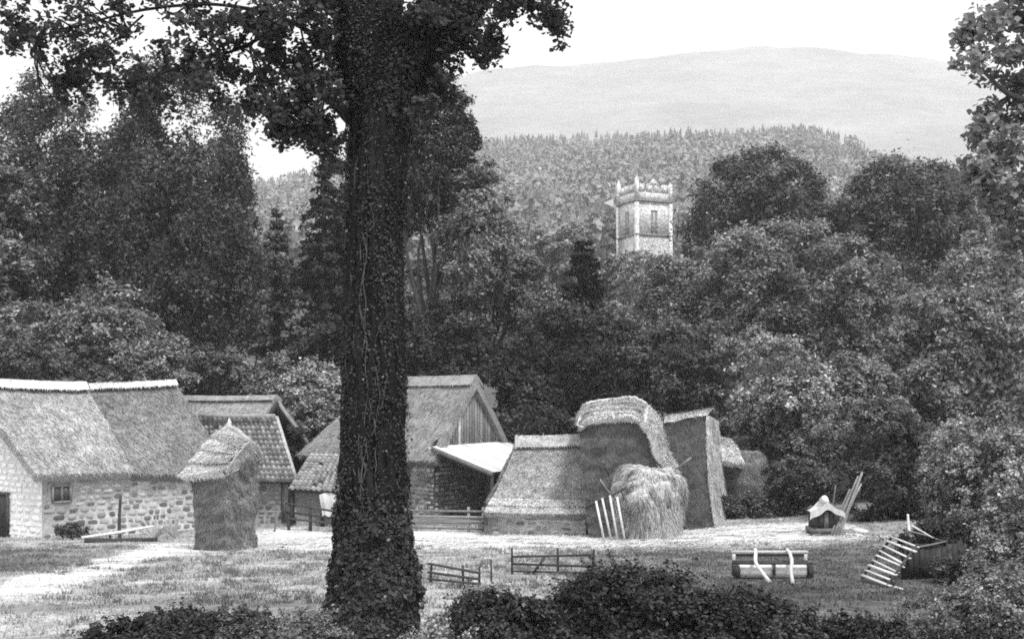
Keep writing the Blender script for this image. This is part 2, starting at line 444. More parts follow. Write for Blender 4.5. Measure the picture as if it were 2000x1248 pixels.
# the conifer wood on the hillside: one mass of several thousand small firs
def far_wood():
    mb = MB()
    n = 13500
    y = np.sqrt(rng.uniform(330 ** 2, 905 ** 2, n)); px = rng.uniform(360, 2100, n)
    x = (px - 1000) / F * y
    # fields on the right of the wood stay open
    keep = ~((px > 1500 + 18 * np.sin(y * 0.05)) & (px < 1700) & (y > 690) & (y < 790))
    keep &= ~((px > 1660 + 30 * np.sin(y * .03)) & (y > 800))
    x, y, px = x[keep], y[keep], px[keep]; n = len(x)
    z = g(x, y)
    h = rng.uniform(7, 13, n) * (0.7 + 0.6 * vn(x, y, 50, 3)) * np.where(y > 860, 1.15, 1)
    con = rng.uniform(0, 1, n) < np.where(y > 820, .85, .3 + .3 * vn(x, y, 70, 8))
    tn = rng.uniform(0.75, 1.3, n) * (.75 + .5 * vn(x, y, 60, 15))
    hw = np.where(con, h * rng.uniform(.2, .3, n), h * rng.uniform(.4, .55, n))
    K = 22
    zf = np.linspace(.06, .97, K)[None] + rng.uniform(-.03, .03, (n, K))
    wid = np.where(con[:, None], (1.02 - zf) * 1.05, np.sqrt(np.clip(1 - (1.7 * zf - .85) ** 2 * 1.2, .02, 1)))
    ang = rng.uniform(0, 6.283, (n, K)); rr = wid * hw[:, None] * rng.uniform(.35, .95, (n, K))
    pos = np.stack([x[:, None] + rr * np.cos(ang), y[:, None] + rr * np.sin(ang), z[:, None] + h[:, None] * zf], -1).reshape(-1, 3)
    nor = np.stack([np.cos(ang), np.sin(ang), np.full_like(ang, .8)], -1).reshape(-1, 3) + rng.normal(0, .4, (n * K, 3))
    leaves(mb, pos, nor, (hw[:, None] * (.22 + wid * .3)).ravel(), np.repeat(tn, K) * rng.uniform(.75, 1.25, n * K), aspect=.95, shape=3)
    # leaders of the firs
    xx, yy, zc, hh, ww = x[con], y[con], z[con], h[con], hw[con]; m_ = len(xx)
    V = np.stack([np.stack([xx - ww * .3, yy, zc + hh * .68], -1), np.stack([xx + ww * .3, yy + ww * .1, zc + hh * .68], -1), np.stack([xx, yy, zc + hh * 1.06], -1)], 1)
    mb.add(V.reshape(-1, 3), np.arange(m_ * 3).reshape(-1, 3), np.repeat(tn[con], 3))
    o = mb.build('conifer_wood', M['forest'])
    o['kind'] = 'stuff'; o['label'] = 'grey conifer wood covering the hillside behind the church tower'; o['category'] = 'wood'

# ------------------------------------------------------------------ foliage
def leaves(mb, pos, nor, size, tone, aspect=0.55, fold=0.25, shape=4):
    n = len(pos)
    nor = nrm(nor)
    d = nrm(np.cross(nor, rng.normal(size=(n, 3)))); s = np.cross(nor, d)
    L = (size * rng.uniform(0.65, 1.35, n))[:, None]; W = L * aspect
    if shape == 3:
        v = np.stack([pos - d * L * .5 - s * W * .35, pos - d * L * .3 + s * W * .6, pos + d * L * .55], 1)
        mb.add(v.reshape(-1, 3), np.arange(n * 3).reshape(-1, 3), np.repeat(tone, 3))
    elif shape == 4:
        v = np.stack([pos - d * L * .5, pos + s * W * .5 + nor * L * fold * .35, pos + d * L * .5 - nor * L * fold * .3, pos - s * W * .5 + nor * L * fold * .35], 1)
        b = np.arange(n)[:, None] * 4
        f = np.concatenate([b + np.array([[0, 1, 2]]), b + np.array([[0, 2, 3]])])
        mb.add(v.reshape(-1, 3), f, np.repeat(tone, 4))
    else:
        v = np.stack([pos - d * L * .5, pos - d * L * .12 + s * W * .55 + nor * L * .08, pos + d * L * .2 + s * W * .42 + nor * L * .06, pos + d * L * .55 - nor * L * .12,
                      pos + d * L * .2 - s * W * .42 + nor * L * .06, pos - d * L * .12 - s * W * .55 + nor * L * .08], 1)
        b = np.arange(n)[:, None] * 6
        f = np.concatenate([b + np.array([[0, 1, 2]]), b + np.array([[0, 2, 3]]), b + np.array([[0, 3, 4]]), b + np.array([[0, 4, 5]])])
        mb.add(v.reshape(-1, 3), f, np.repeat(tone, 6))

def rsph(n):
    return nrm(rng.normal(size=(n, 3)))

def lobes(d, k=7, amp=0.22):
    t = 0
    for i in range(k):
        w = rsph(1)[0] * rng.uniform(2.0, 5.0)
        t = t + np.cos(d @ w + rng.uniform(0, 6.28)) / k
    return 1 + amp * 2 * t

def clump_leaves(mb, c, r, out, n, size, flat=0.65, tone_lo=0.6, tone_hi=1.4, shape=4, upb=0.55, aspect=0.6):
    """n leaves over clumps: c (k,3) centres, r (k,) radii, out (k,3) outward directions."""
    w = r ** 2; k = rng.choice(len(c), n, p=w / w.sum())
    d = nrm(rsph(n) + out[k] * 0.55 + np.array([0, 0, 0.45]))
    u = rng.uniform(0, 1, n) ** 0.45
    p = d * (r[k] * u)[:, None]; p[:, 2] *= flat
    p = p + rng.normal(0, 1, (n, 3)) * (r[k] * np.where(rng.uniform(0, 1, n) < .3, .45, .12))[:, None]
    pos = c[k] + p
    nor = d * 0.6 + np.array([0, 0, upb]) + rng.normal(0, 0.42, (n, 3))
    ct = rng.uniform(0.62, 1.4, len(c))[k]
    tn = ct * rng.uniform(tone_lo, tone_hi, n) * np.where(rng.uniform(0, 1, n) < .07, 1.7, 1.0)  # a few leaves toned much paler as painted-in highlights
    leaves(mb, pos, nor, size, tn, shape=shape, aspect=aspect)

def branches(mb, base, top, r0, targets, seg=7, lean=0.0):
    """Tapered trunk from base to top with limbs reaching to the targets."""
    base = np.asarray(base, float); top = np.asarray(top, float)
    h = np.linalg.norm(top - base)
    k = 9
    pts = [lerp(base, top, np.array(i / (k - 1))) + np.append(rng.normal(0, 0.018 * h * (0 < i < k - 1), 2), 0) for i in range(k)]
    pts = curve(pts, 22)
    rr = r0 * (1 - np.linspace(0, 1, 22) ** 0.9 * 0.85); rr[0] *= 1.5; rr[1] *= 1.15
    tube(mb, pts, rr, 10, rough=0.05)
    for t in targets:
        t = np.asarray(t, float)
        f = np.clip((t[2] - base[2]) / max(h, .1) * rng.uniform(0.45, 0.75), 0.34, 0.93)
        i = int(f * 21); s = pts[i]
        mid = lerp(s, t, np.array(0.5)) + np.array([0, 0, rng.uniform(-.02, .1) * h]) + rng.normal(0, 0.03 * h, 3)
        q = curve([s, mid, t], 9)
        tube(mb, q, np.linspace(rr[i] * 0.55, max(rr[i] * 0.08, 0.015), 9), 6, rough=0.05)

def tree(px, top, bot, hw, D, label, m='leaf', name='broadleaf_tree', cat='tree', n=26000, ls=0.3, nclump=110, shape='round', depth=None, lob=0.3, upb=.55, cr=0.21, group=None, trunk_r=None, flat=0.65, core=0.12, dens_front=True, limbs=9, lean=0.0, lo=0.4, hi=1.7, bmat='branch', shoots=0, shoot_len=1.0, hollow=True):
    """A tree whose crown spans column px +- hw and rows top..bot at depth D."""
    far = D > 45; n = int(n * (1.14 if far else .9)); ls = ls * (.95 if far else .86); nclump = int(nclump * 2.0); cr = cr * .72
    c0 = P(px, (top + bot) / 2, D)
    rx = hw / F * D; rz = (bot - top) / 2 / F * D; ry = depth or rx
    zb = g1(c0[0], D)
    root = thing(name, label, cat, (c0[0] + lean, D, zb), group)
    # clump centres over the crown
    d = rsph(nclump * 3)
    keep = (d[:, 2] > -0.75)
    if dens_front: keep &= (d[:, 1] < 0.25) | (rng.uniform(0, 1, len(d)) < 0.45)
    d = d[keep][:nclump]
    hc = rsph(14)                                             # hollows between the boughs
    gap_ = np.max(d @ hc.T, axis=1) > rng.uniform(.93, .975, len(d))
    d = d[~gap_] if hollow else d
    rf = rng.uniform(0, 1, len(d)) ** 0.35
    rf = 0.45 + 0.55 * rf
    if shape == 'round': env = lobes(d, 7, lob)
    elif shape == 'dome':                                   # broad flat foot, domed head
        env = lobes(d, 7, lob) * np.where(d[:, 2] < 0, 1.0 + 0.25 * (-d[:, 2]), 1.0)
    elif shape == 'cone':
        env = lobes(d, 6, lob)
    crad = cr * (rx * rx * rz) ** (1 / 3) * rng.uniform(0.65, 1.35, len(d))
    sc = np.array([rx, ry, rz])
    off = d * (rf * env)[:, None]
    if shape == 'cone':
        taper = np.clip(1 - 0.48 * (off[:, 2] + 1), 0.12, 1)
        off[:, 0] *= taper * 1.1; off[:, 1] *= taper * 1.1
    c = c0 + off * (sc - cr * 0.7 * sc.min())
    c[:, 2] = np.maximum(c[:, 2], g(c[:, 0], c[:, 1]) + crad * 0.35)
    out = nrm(off * sc)
    mb = MB()
    clump_leaves(mb, c, crad, out, n, ls, flat=flat, tone_lo=lo, tone_hi=hi, shape=3 if far else 4, upb=upb)
    if core:
        k = int(n * core * 2); dd = rsph(k)
        p = c0 + dd * (rng.uniform(0.2, 0.72, k) ** 0.6)[:, None] * sc * 0.85
        if shape == 'cone':
            tp = np.clip(1 - 0.5 * ((p[:, 2] - c0[2]) / rz + 1), 0.08, 1)
            p[:, :2] = c0[:2] + (p[:, :2] - c0[:2]) * tp[:, None]
        p[:, 2] = np.maximum(p[:, 2], g(p[:, 0], p[:, 1]) + 0.1)
        leaves(mb, p, dd + rng.normal(0, .5, (k, 3)), ls * 1.35, rng.uniform(0.5, 1.1, k), aspect=0.7, shape=3 if far else 4)
    if shoots:
        j = rng.integers(0, len(c), shoots); dr = nrm(out[j] * .7 + np.array([0, 0, .7]) + rng.normal(0, .35, (shoots, 3)))
        kk = 16; t_ = np.linspace(.1, 1, kk)[None, :, None]; Ls = rng.uniform(.25, .6, shoots)[:, None, None] * shoot_len
        pp = c[j][:, None] + dr[:, None] * (crad[j] * .6)[:, None, None] + dr[:, None] * t_ * Ls - np.array([0, 0, .25]) * (t_ ** 2) * Ls + rng.normal(0, .025, (shoots, kk, 3))
        pp = pp.reshape(-1, 3); leaves(mb, pp, rng.normal(0, .6, (len(pp), 3)) + np.array([0, 0, .7]), ls * .85, rng.uniform(lo, hi, len(pp)), aspect=.5)
    crown = mb.build('crown' if cat == 'tree' else 'foliage', M[m], root); crown['kind'] = 'stuff'
    tb = MB()
    tops = c[np.argsort(-rf)[:limbs]] if limbs else []
    branches(tb, (c0[0] + lean, D, zb - 0.2), (c0[0], D, max(c0[2] + rz * (0.45 if shape != 'cone' else 0.9), zb + 0.6)), trunk_r or max(0.06, rx * 0.06), tops)
    tb.build('trunk' if cat == 'tree' else 'stem', M[bmat], root, smooth=True)
    return root

def conifer(px, top, D, hw, label, m='needle', n=9000, ls=0.3, zlow=None, rows=16, droop=0.25, power=0.85, group=None, jag=0.28, lay=0.35, py_foot=None):
    """Tiers of drooping boughs round a straight stem."""
    tp = P(px, top, D); x0 = tp[0]; zb = g1(x0, D)
    H = tp[2] - zb
    zl = zlow if zlow is not None else 0.08
    root = thing('conifer_tree', label, 'tree', (x0, D, zb), group)
    R = hw / F * D
    pos = []; nor = []
    bt = MB()
    tube(bt, [(x0, D, zb - .2), (x0, D, zb + H * .5), (x0, D, tp[2] - .05)], [H * .018 + .08, H * .012 + .05, 0.02], 8)
    nb = 0
    L = []
    for i in range(rows):
        f = i / rows
        for k in range(int(rng.integers(7, 11))):
            a = rng.uniform(0, 6.283)
            ln = R * (1 - f) ** power * rng.uniform(1 - jag, 1 + jag) + 0.12
            L.append((f + rng.uniform(-.4, .4) / rows, a, ln))
    tot = sum(l[2] for l in L)
    for f, a, ln in L:
        z0 = zb + H * (zl + (1 - zl) * np.clip(f, 0, 0.985))
        k = max(12, int(n * ln / tot))
        t = rng.uniform(0.08, 1, k) ** 0.75
        wid = ln * lay * (1.05 - t) + 0.12
        rr = t * ln
        side = rng.normal(0, 0.5, k) * wid
        zz = z0 + rr * 0.12 - droop * ln * t ** 1.8 + rng.normal(0, 0.05 * ln + .03, k)
        pos.append(np.stack([x0 + rr * math.cos(a) - side * math.sin(a), D + rr * math.sin(a) + side * math.cos(a), zz], -1))
        nor.append(np.tile([math.cos(a) * .35, math.sin(a) * .35, 0.8], (k, 1)) + rng.normal(0, .35, (k, 3)))
        if ln > 0.8:
            tube(bt, [(x0, D, z0), (x0 + .5 * ln * math.cos(a), D + .5 * ln * math.sin(a), z0 + ln * (.06 - droop * .29)), (x0 + .9 * ln * math.cos(a), D + .9 * ln * math.sin(a), z0 + ln * (.11 - droop * .83))], [.05, .03, .01], 4, cap=False)
    pos = np.concatenate(pos); nor = np.concatenate(nor)
    mb = MB(); leaves(mb, pos, nor, ls, rng.uniform(.5, 1.6, len(pos)), aspect=0.55, shape=3)
    o = mb.build('crown', M[m], root); o['kind'] = 'stuff'
    bt.build('trunk', M['branch'], root, smooth=True)
    return root

far_wood()

# ------------------------------------------------------------------ shared small pieces
def stone_meshes(m, k=8):
    out = []
    for i in range(k):
        n = 7
        a = np.linspace(0, 2 * np.pi, n, endpoint=False) + rng.uniform(-.25, .25, n)
        q = np.stack([np.cos(a), np.sin(a)], -1)
        q = q / np.maximum(np.abs(q).max(1, keepdims=True), 1e-6) ** 0.75 * 0.5 * rng.uniform(.86, 1.0, (n, 1))
        fr = q * 0.78 + rng.uniform(-.03, .03, (n, 2))
        v = np.concatenate([np.stack([q[:, 0], np.zeros(n), q[:, 1]], -1), np.stack([fr[:, 0], np.full(n, -1.0) + rng.uniform(-.25, .15, n), fr[:, 1]], -1)])
        b = MB(); b.add(v, [[j, (j + 1) % n, (j + 1) % n + n, j + n] for j in range(n)]); b.f.append(np.arange(n, 2 * n)[None])
        out.append(b.mesh('stone', m))
    return out
STONES = {k: stone_meshes(M[k]) for k in ('stone', 'stone_dark', 'limewash')}

def frame(o, c0, c1, c2, parent, me, name):
    """Link shared mesh `me` with local axes c0, c1, c2 (columns) at world point o."""
    ob = obj(name, me, parent)
    l = np.asarray(o, float) - root_loc(parent)
    m = Matrix.Identity(4)
    for r in range(3):
        m[r][0] = c0[r]; m[r][1] = c1[r]; m[r][2] = c2[r]; m[r][3] = l[r]
    ob.matrix_local = m
    return ob

def stones(parent, O, U, Lw, H, kind, sw=0.38, sh=0.24, proud=0.05, ok=None, limit=300):
    """Courses of rubble stones on the wall face from O along U; faces look to the right-hand side of U's left normal."""
    O = np.asarray(O, float); U = nrm(U); N = np.array([U[1], -U[0], 0.0]); Zv = np.array([0, 0, 1.0])
    t = 0.02; cnt = 0
    while t < H - 0.1:
        h = sh * rng.uniform(0.75, 1.25); s = rng.uniform(-0.1, 0.1)
        while s < Lw - 0.1:
            w = sw * rng.uniform(0.6, 1.45)
            if s + w > Lw: w = Lw - s
            if w > 0.12 and s >= -0.02 and cnt < limit and (ok is None or ok(s + w / 2, t + h / 2)):
                hh = h * rng.uniform(0.8, 1.05)
                q = O + U * (s + w / 2) + Zv * (t + h / 2 + rng.uniform(-.02, .02))
                ang = rng.uniform(-.09, .09)
                a = U * math.cos(ang) + Zv * math.sin(ang); b = -U * math.sin(ang) + Zv * math.cos(ang)
                frame(q, a * (w * rng.uniform(.68, .96)), -N * proud * rng.uniform(.4, 1.1), b * (hh * rng.uniform(.66, .95)), parent, random.choice(STONES[kind]), 'stone')
                cnt += 1
            s += w
        t += h
    return cnt

def wall(name, pts, m, parent, th=0.45, flip=False):
    """A wall panel from a closed outline of world points (planar, upright) with thickness behind its face."""
    p = np.asarray(pts, float); n = len(p)
    nn = nrm(np.cross(p[1] - p[0], p[2] - p[0])) * (-1 if flip else 1)
    q = p - nn * th
    mb = MB(); mb.add(np.vstack([p, q]), [[i, (i + 1) % n, (i + 1) % n + n, i + n] for i in range(n)])
    mb.f.append(np.arange(n)[None]); mb.f.append(np.arange(2 * n - 1, n - 1, -1)[None])
    return mb.build(name, m, parent)

def tile_mesh():
    u = np.linspace(0, 1.1, 7)
    h = 0.032 * np.sin(u * 2 * np.pi * 0.93 + 0.4)
    v = np.concatenate([np.stack([u, np.full(7, -0.05), h + 0.085], -1), np.stack([u, np.full(7, 1.18), h + 0.005], -1), np.stack([u, np.full(7, -0.05), h + 0.015], -1)])
    f = [[i, i + 1, i + 8, i + 7] for i in range(6)] + [[i + 14, i + 15, i + 1, i] for i in range(6)]
    b = MB(); b.add(v, f); return b.mesh('tile', M['tile'])
TILE = tile_mesh()

def tiles(parent, A, B, C, Dd, tw=0.24, tl=0.3, skip=0.012):
    """Pantiles over the roof slope A-B (eave) to D-C (ridge)."""
    A, B, C, Dd = [np.asarray(q, float) for q in (A, B, C, Dd)]
    S = Dd - A; ns = max(2, int(round(np.linalg.norm(S) / tl)))
    cnt = 0
    for j in range(ns):
        v0 = j / ns
        a = lerp(A, Dd, np.array(v0)); b = lerp(B, C, np.array(v0)); a2 = lerp(A, Dd, np.array((j + 1) / ns))
        nu = max(2, int(round(np.linalg.norm(b - a) / tw)))
        U = (b - a) / nu; Sv = a2 - a
        N = nrm(np.cross(U, Sv)); N = N if N[2] > 0 else -N
        for i in range(nu):
            if rng.uniform() < skip: continue
            q = a + U * i + N * rng.uniform(0, .02) + Sv * rng.uniform(-.05, .05)
            frame(q, U, Sv + U * rng.normal(0, .03), N * np.linalg.norm(U) / .24 * 1.0, parent, TILE, 'tile'); cnt += 1
    return cnt

def V3(*a): return np.array(a, float)
Z1 = V3(0, 0, 1)

# ------------------------------------------------------------------ left thatched barn
def left_barn():
    K = P(82, 1045, 48); W2 = P(432, 1045, 53.2)
    K[2] = 0.3; W2[2] = 0.2
    root = thing('thatched_barn', 'long stone barn with pale and dark thatch and white gable at left', 'barn', (K[0], K[1], g1(K[0], K[1])))
    U = nrm((W2 - K) * V3(1, 1, 0)); N = V3(U[1], -U[0], 0); Lw = np.linalg.norm((W2 - K)[:2])
    zt = 3.62
    back = V3(-4.7, 2.5, 0)
    KB = K + 2 * back; WB = W2 + 2 * V3(-2.5, 2.8, 0)
    R0 = V3(K[0] - 4.75, K[1] + 2.55, 7.35); R1 = V3(-16.75, 56.1, 7.33)
    # walls
    lw = wall('long_wall', [K, W2, W2 * V3(1, 1, 0) + Z1 * (zt - .2), K * V3(1, 1, 0) + Z1 * zt], M['mortar'], root)
    wn = (0.45, 1.2, 1.85, 2.55)      # the window's place on the wall
    stones(lw, K + N * 0.0, U, Lw - 1.0, zt - K[2] - .25, 'stone', 0.4, 0.25, ok=lambda s, t: not (wn[0] - .2 < s < wn[1] + .2 and wn[2] - .15 < t < wn[3] + .15), limit=190)
    GU = nrm(back)
    ap = R0 + GU * .1; ap[2] = 6.95
    gw = wall('gable_wall', [KB, K, K * V3(1, 1, 0) + Z1 * 3.55, ap, KB * V3(1, 1, 0) + Z1 * 3.5], M['limewash_wall'], root)
    ln = np.linalg.norm(back)
    stones(gw, K + GU * 3.0, -GU, 3.0, 5.2, 'limewash', 0.42, 0.26, 0.03, ok=lambda s, t: t < 3.05 + (3.0 - s) * 0.64 and not (s < .95 and t < 1.95), limit=105)
    wall('end_wall', [W2, WB, WB * V3(1, 1, 0) + Z1 * 3.4, V3(R1[0], R1[1], 6.95), W2 * V3(1, 1, 0) + Z1 * 3.4], M['mortar'], root)
    wall('rear_wall', [WB, KB, KB * V3(1, 1, 0) + Z1 * 3.5, WB * V3(1, 1, 0) + Z1 * 3.5], M['mortar'], root)
    # door in the gable at the edge of the picture
    GN = V3(-GU[1], GU[0], 0); GN = GN if GN[1] < 0 else -GN
    d = MB(); d0 = K + GU * 2.15 + GN * .05; d1 = K + GU * 3.2 + GN * .05
    for i in range(5):
        a = lerp(d0, d1, np.array((i + .5) / 5)); beam(d, a + Z1 * .25, a + Z1 * 2.1, 0.2, 0.06, up=GN)
    dr = d.build('door', M['wood_dark'], root)
    h = MB(); beam(h, d0 + GU * .2 + GN * .06 + Z1 * 1.2, d0 + GU * .2 + GN * .06 + Z1 * 1.4, .04, .04); h.build('handle', M['iron_dark'], dr)
    fr = MB(); beam(fr, d0 - GU * .06 + Z1 * .2, d0 - GU * .06 + Z1 * 2.2, .12, .12); beam(fr, d0 - GU * .12 + Z1 * 2.16, d1 + Z1 * 2.16, .12, .12); fr.build('frame', M['wood_dark'], dr)
    # window
    a = K + U * wn[0] + Z1 * wn[2] + N * .02; b = K + U * wn[1] + Z1 * wn[2] + N * .02; hgt = wn[3] - wn[2]
    w = MB()
    for q0, q1 in ((a, b), (a + Z1 * hgt, b + Z1 * hgt), (a, a + Z1 * hgt), (b, b + Z1 * hgt), ((a + b) / 2, (a + b) / 2 + Z1 * hgt)):
        beam(w, q0, q1, .09, .09)
    win = w.build('window', M['wood'], root)
    for i in range(2):
        p_ = MB(); q0 = lerp(a, b, np.array(.25 + .5 * i)); beam(p_, q0 + Z1 * .04 - N * .005, q0 + Z1 * (hgt - .04) - N * .005, (wn[1] - wn[0]) / 2 - .08, .02, up=N)
        p_.build('pane', M['glass'], win)
    # roof: older pale thatch on the left half, darker on the right
    E = lambda u: poly([K + N * .38 - U * .35 + Z1 * (3.42 - K[2]), K + N * .38 + U * Lw * .5 + Z1 * (3.32 - K[2]), W2 + N * .35 + U * .35 + Z1 * (3.0 - W2[2])])(u)
    R = lambda u: poly([R0, lerp(R0, R1, np.array(.25)) - Z1 * .16, lerp(R0, R1, np.array(.5)) - Z1 * .24, lerp(R0, R1, np.array(.75)) - Z1 * .14, R1])(u)
    a = MB(); thatch(a, lambda u: E(u * .47), lambda u: R(u * .555), .4, 34, 22, 5200, bulge=.14, seed=1); a.build('pale_thatch', M['thatch_pale'], root, True)['label'] = 'older pale thatch on the left half'
    a = MB(); thatch(a, lambda u: E(.472 + u * .528) - Z1 * .08, lambda u: R(.557 + u * .443) - Z1 * .08, .4, 34, 22, 5200, bulge=.14, seed=2); a.build('dark_thatch', M['thatch_dark'], root, True)['label'] = 'darker thatch on the right half'
    Eb = lambda u: poly([KB - N * .4 - U * .35 + Z1 * 3.2, WB - N * .4 + U * .35 + Z1 * 2.9])(u)
    a = MB(); thatch(a, Eb, lambda u: R(u) - Z1 * .03, .4, 20, 10, 800, bulge=.1, flip=True); a.build('rear_thatch', M['thatch_dark'], root, True)
    a = MB(); ridge_cap(a, [R(np.array(t)) + Z1 * .05 for t in np.linspace(-.02, .56, 6)], .62, .2, drop=.72, straw=1500); a.build('ridge_cap', M['straw_new'], root, True)
    a = MB(); ridge_cap(a, [R(np.array(t)) - Z1 * .02 for t in np.linspace(.57, 1.0, 5)], .42, .18, drop=.75, straw=1200); a.build('ridge_cap', M['straw_new'], root, True)
left_barn()

# ------------------------------------------------------------------ thatched barn behind, seen by its dark gable
def rear_barn():
    Fc = P(452, 0, 59.5); Fc[2] = 0
    gd = V3(math.sin(rad(30)), math.cos(rad(30)), 0); ld = V3(-math.cos(rad(30)), math.sin(rad(30)), 0)
    W, Lb = 6.0, 8.5
    zb = g1(Fc[0], Fc[1]) - .2
    root = thing('thatched_barn', 'grey thatched barn with dark open gable behind the tiled shed', 'barn', (Fc[0], Fc[1], zb))
    A = Fc + Z1 * zb; B = A + gd * W; ze = 3.5; zr = 6.55
    ap = A + gd * W / 2; ap[2] = zr - .25
    wall('gable_wall', [A, B, B * V3(1, 1, 0) + Z1 * ze, ap, A * V3(1, 1, 0) + Z1 * ze], M['wood_dark'], root)
    nb = 12; gN = V3(gd[1], -gd[0], 0)
    for i in range(nb):
        s = (i + .5) / nb; q = A + gd * W * s + gN * .04
        top = ze + (1 - abs(2 * s - 1)) * (zr - .35 - ze)
        b = MB(); beam(b, q * V3(1, 1, 0) + Z1 * (zb + 1.2), q * V3(1, 1, 0) + Z1 * top, W / nb - .04, .05, up=gN); b.build('board', M['wood_dark'], root)
    wall('front_wall', [A + ld * Lb, A, A * V3(1, 1, 0) + Z1 * ze, (A + ld * Lb) * V3(1, 1, 0) + Z1 * ze], M['mortar_dark'], root)
    wall('rear_wall', [B, B + ld * Lb, (B + ld * Lb) * V3(1, 1, 0) + Z1 * ze, B * V3(1, 1, 0) + Z1 * ze], M['mortar_dark'], root)
    r0 = ap * V3(1, 1, 0) + Z1 * zr - ld * .5; r1 = r0 + ld * (Lb + .5)
    ef = A * V3(1, 1, 0) + Z1 * 3.25 - gd * .4 - ld * .5; eb = B * V3(1, 1, 0) + Z1 * 3.25 + gd * .4 - ld * .5
    a = MB(); thatch(a, poly([ef + ld * (Lb + .5), ef]), poly([r1, r1 * .5 + r0 * .5 - Z1 * .08, r0]), .34, 28, 14, 2600); a.build('front_thatch', M['thatch_mid'], root, True)
    a = MB(); thatch(a, poly([eb + ld * (Lb + .5), eb]), poly([r1, r0]), .34, 20, 10, 900, flip=True); a.build('rear_thatch', M['thatch_dark'], root, True)
    a = MB(); ridge_cap(a, [r1, r1 * .5 + r0 * .5 - Z1 * .06, r0], .4, .14, drop=.8, straw=800); a.build('ridge_cap', M['thatch_mid'], root, True)
    for q in (ef, eb):
        b = MB(); beam(b, q - ld * .06 - Z1 * .28, r0 - ld * .06 - Z1 * .28, .07, .22); b.build('barge_board', M['wood_dark'] if q is ef else M['wood'], root)
rear_barn()

# ------------------------------------------------------------------ pantiled shed
def tiled_shed():
    El = P(398, 0, 54.6); Er = P(577, 0, 54.2); Rl = P(388, 0, 57.0); Rr = P(537, 0, 56.9)
    for q, z in ((El, 2.6), (Er, 2.52), (Rl, 5.62), (Rr, 5.6)): q[2] = z
    root = thing('tiled_shed', 'pantiled stone shed wedged between the barns behind the small haystack', 'shed', (Er[0], Er[1], .4))
    n = nrm(np.cross(Er - El, Rl - El)); n = n if n[2] > 0 else -n
    dk = MB(); v = np.array([El, Er, Rr, Rl]); dk.add(np.vstack([v - n * .03, v - n * .12]), BOXF); deck = dk.build('roof_deck', M['deck'], root)
    tiles(deck, El, Er, Rr, Rl, .24, .31)
    r = MB(); tube(r, [Rl + Z1 * .03, (Rl + Rr) / 2 + Z1 * .01, Rr + Z1 * .03], .13, 10); r.build('ridge_tiles', M['tile'], root, True)
    v = MB(); beam(v, Er + V3(.08, 0, .02), Rr + V3(.08, 0, .02), .16, .06); v.build('verge_board', M['tile'], root)
    base = g1(Er[0], Er[1]) - .1
    wl = El * V3(1, 1, 0) + V3(.6, .55, 0); wr = Er * V3(1, 1, 0) + V3(-.45, .5, 0)
    fw = wall('front_wall', [wl + Z1 * base, wr + Z1 * base, wr + Z1 * 2.75, wl + Z1 * 2.75], M['mortar_dark'], root, .4)
    U = nrm(wr - wl); Lw = np.linalg.norm(wr - wl)
    stones(fw, wr - U * 1.9 + Z1 * base, U, 1.9, 2.1, 'stone_dark', .36, .25)
    br = Rr * V3(1, 1, 0) + V3(-.1, -.05, 0)
    wall('side_wall', [wr + Z1 * base, br + Z1 * base, br + Z1 * 5.3, wr + Z1 * 2.75], M['mortar_dark'], root, .3)
    bl = Rl * V3(1, 1, 0) + V3(0, -.05, 0)
    wall('rear_wall', [br + Z1 * base, bl + Z1 * base, bl + Z1 * 5.4, br + Z1 * 5.4], M['mortar_dark'], root, .3)
    for q in (wr + V3(.25, -.15, 0),):
        p = MB(); beam(p, q + Z1 * base, q + Z1 * 2.5, .16, .16); p.build('corner_post', M['wood_dark'], root)
tiled_shed()

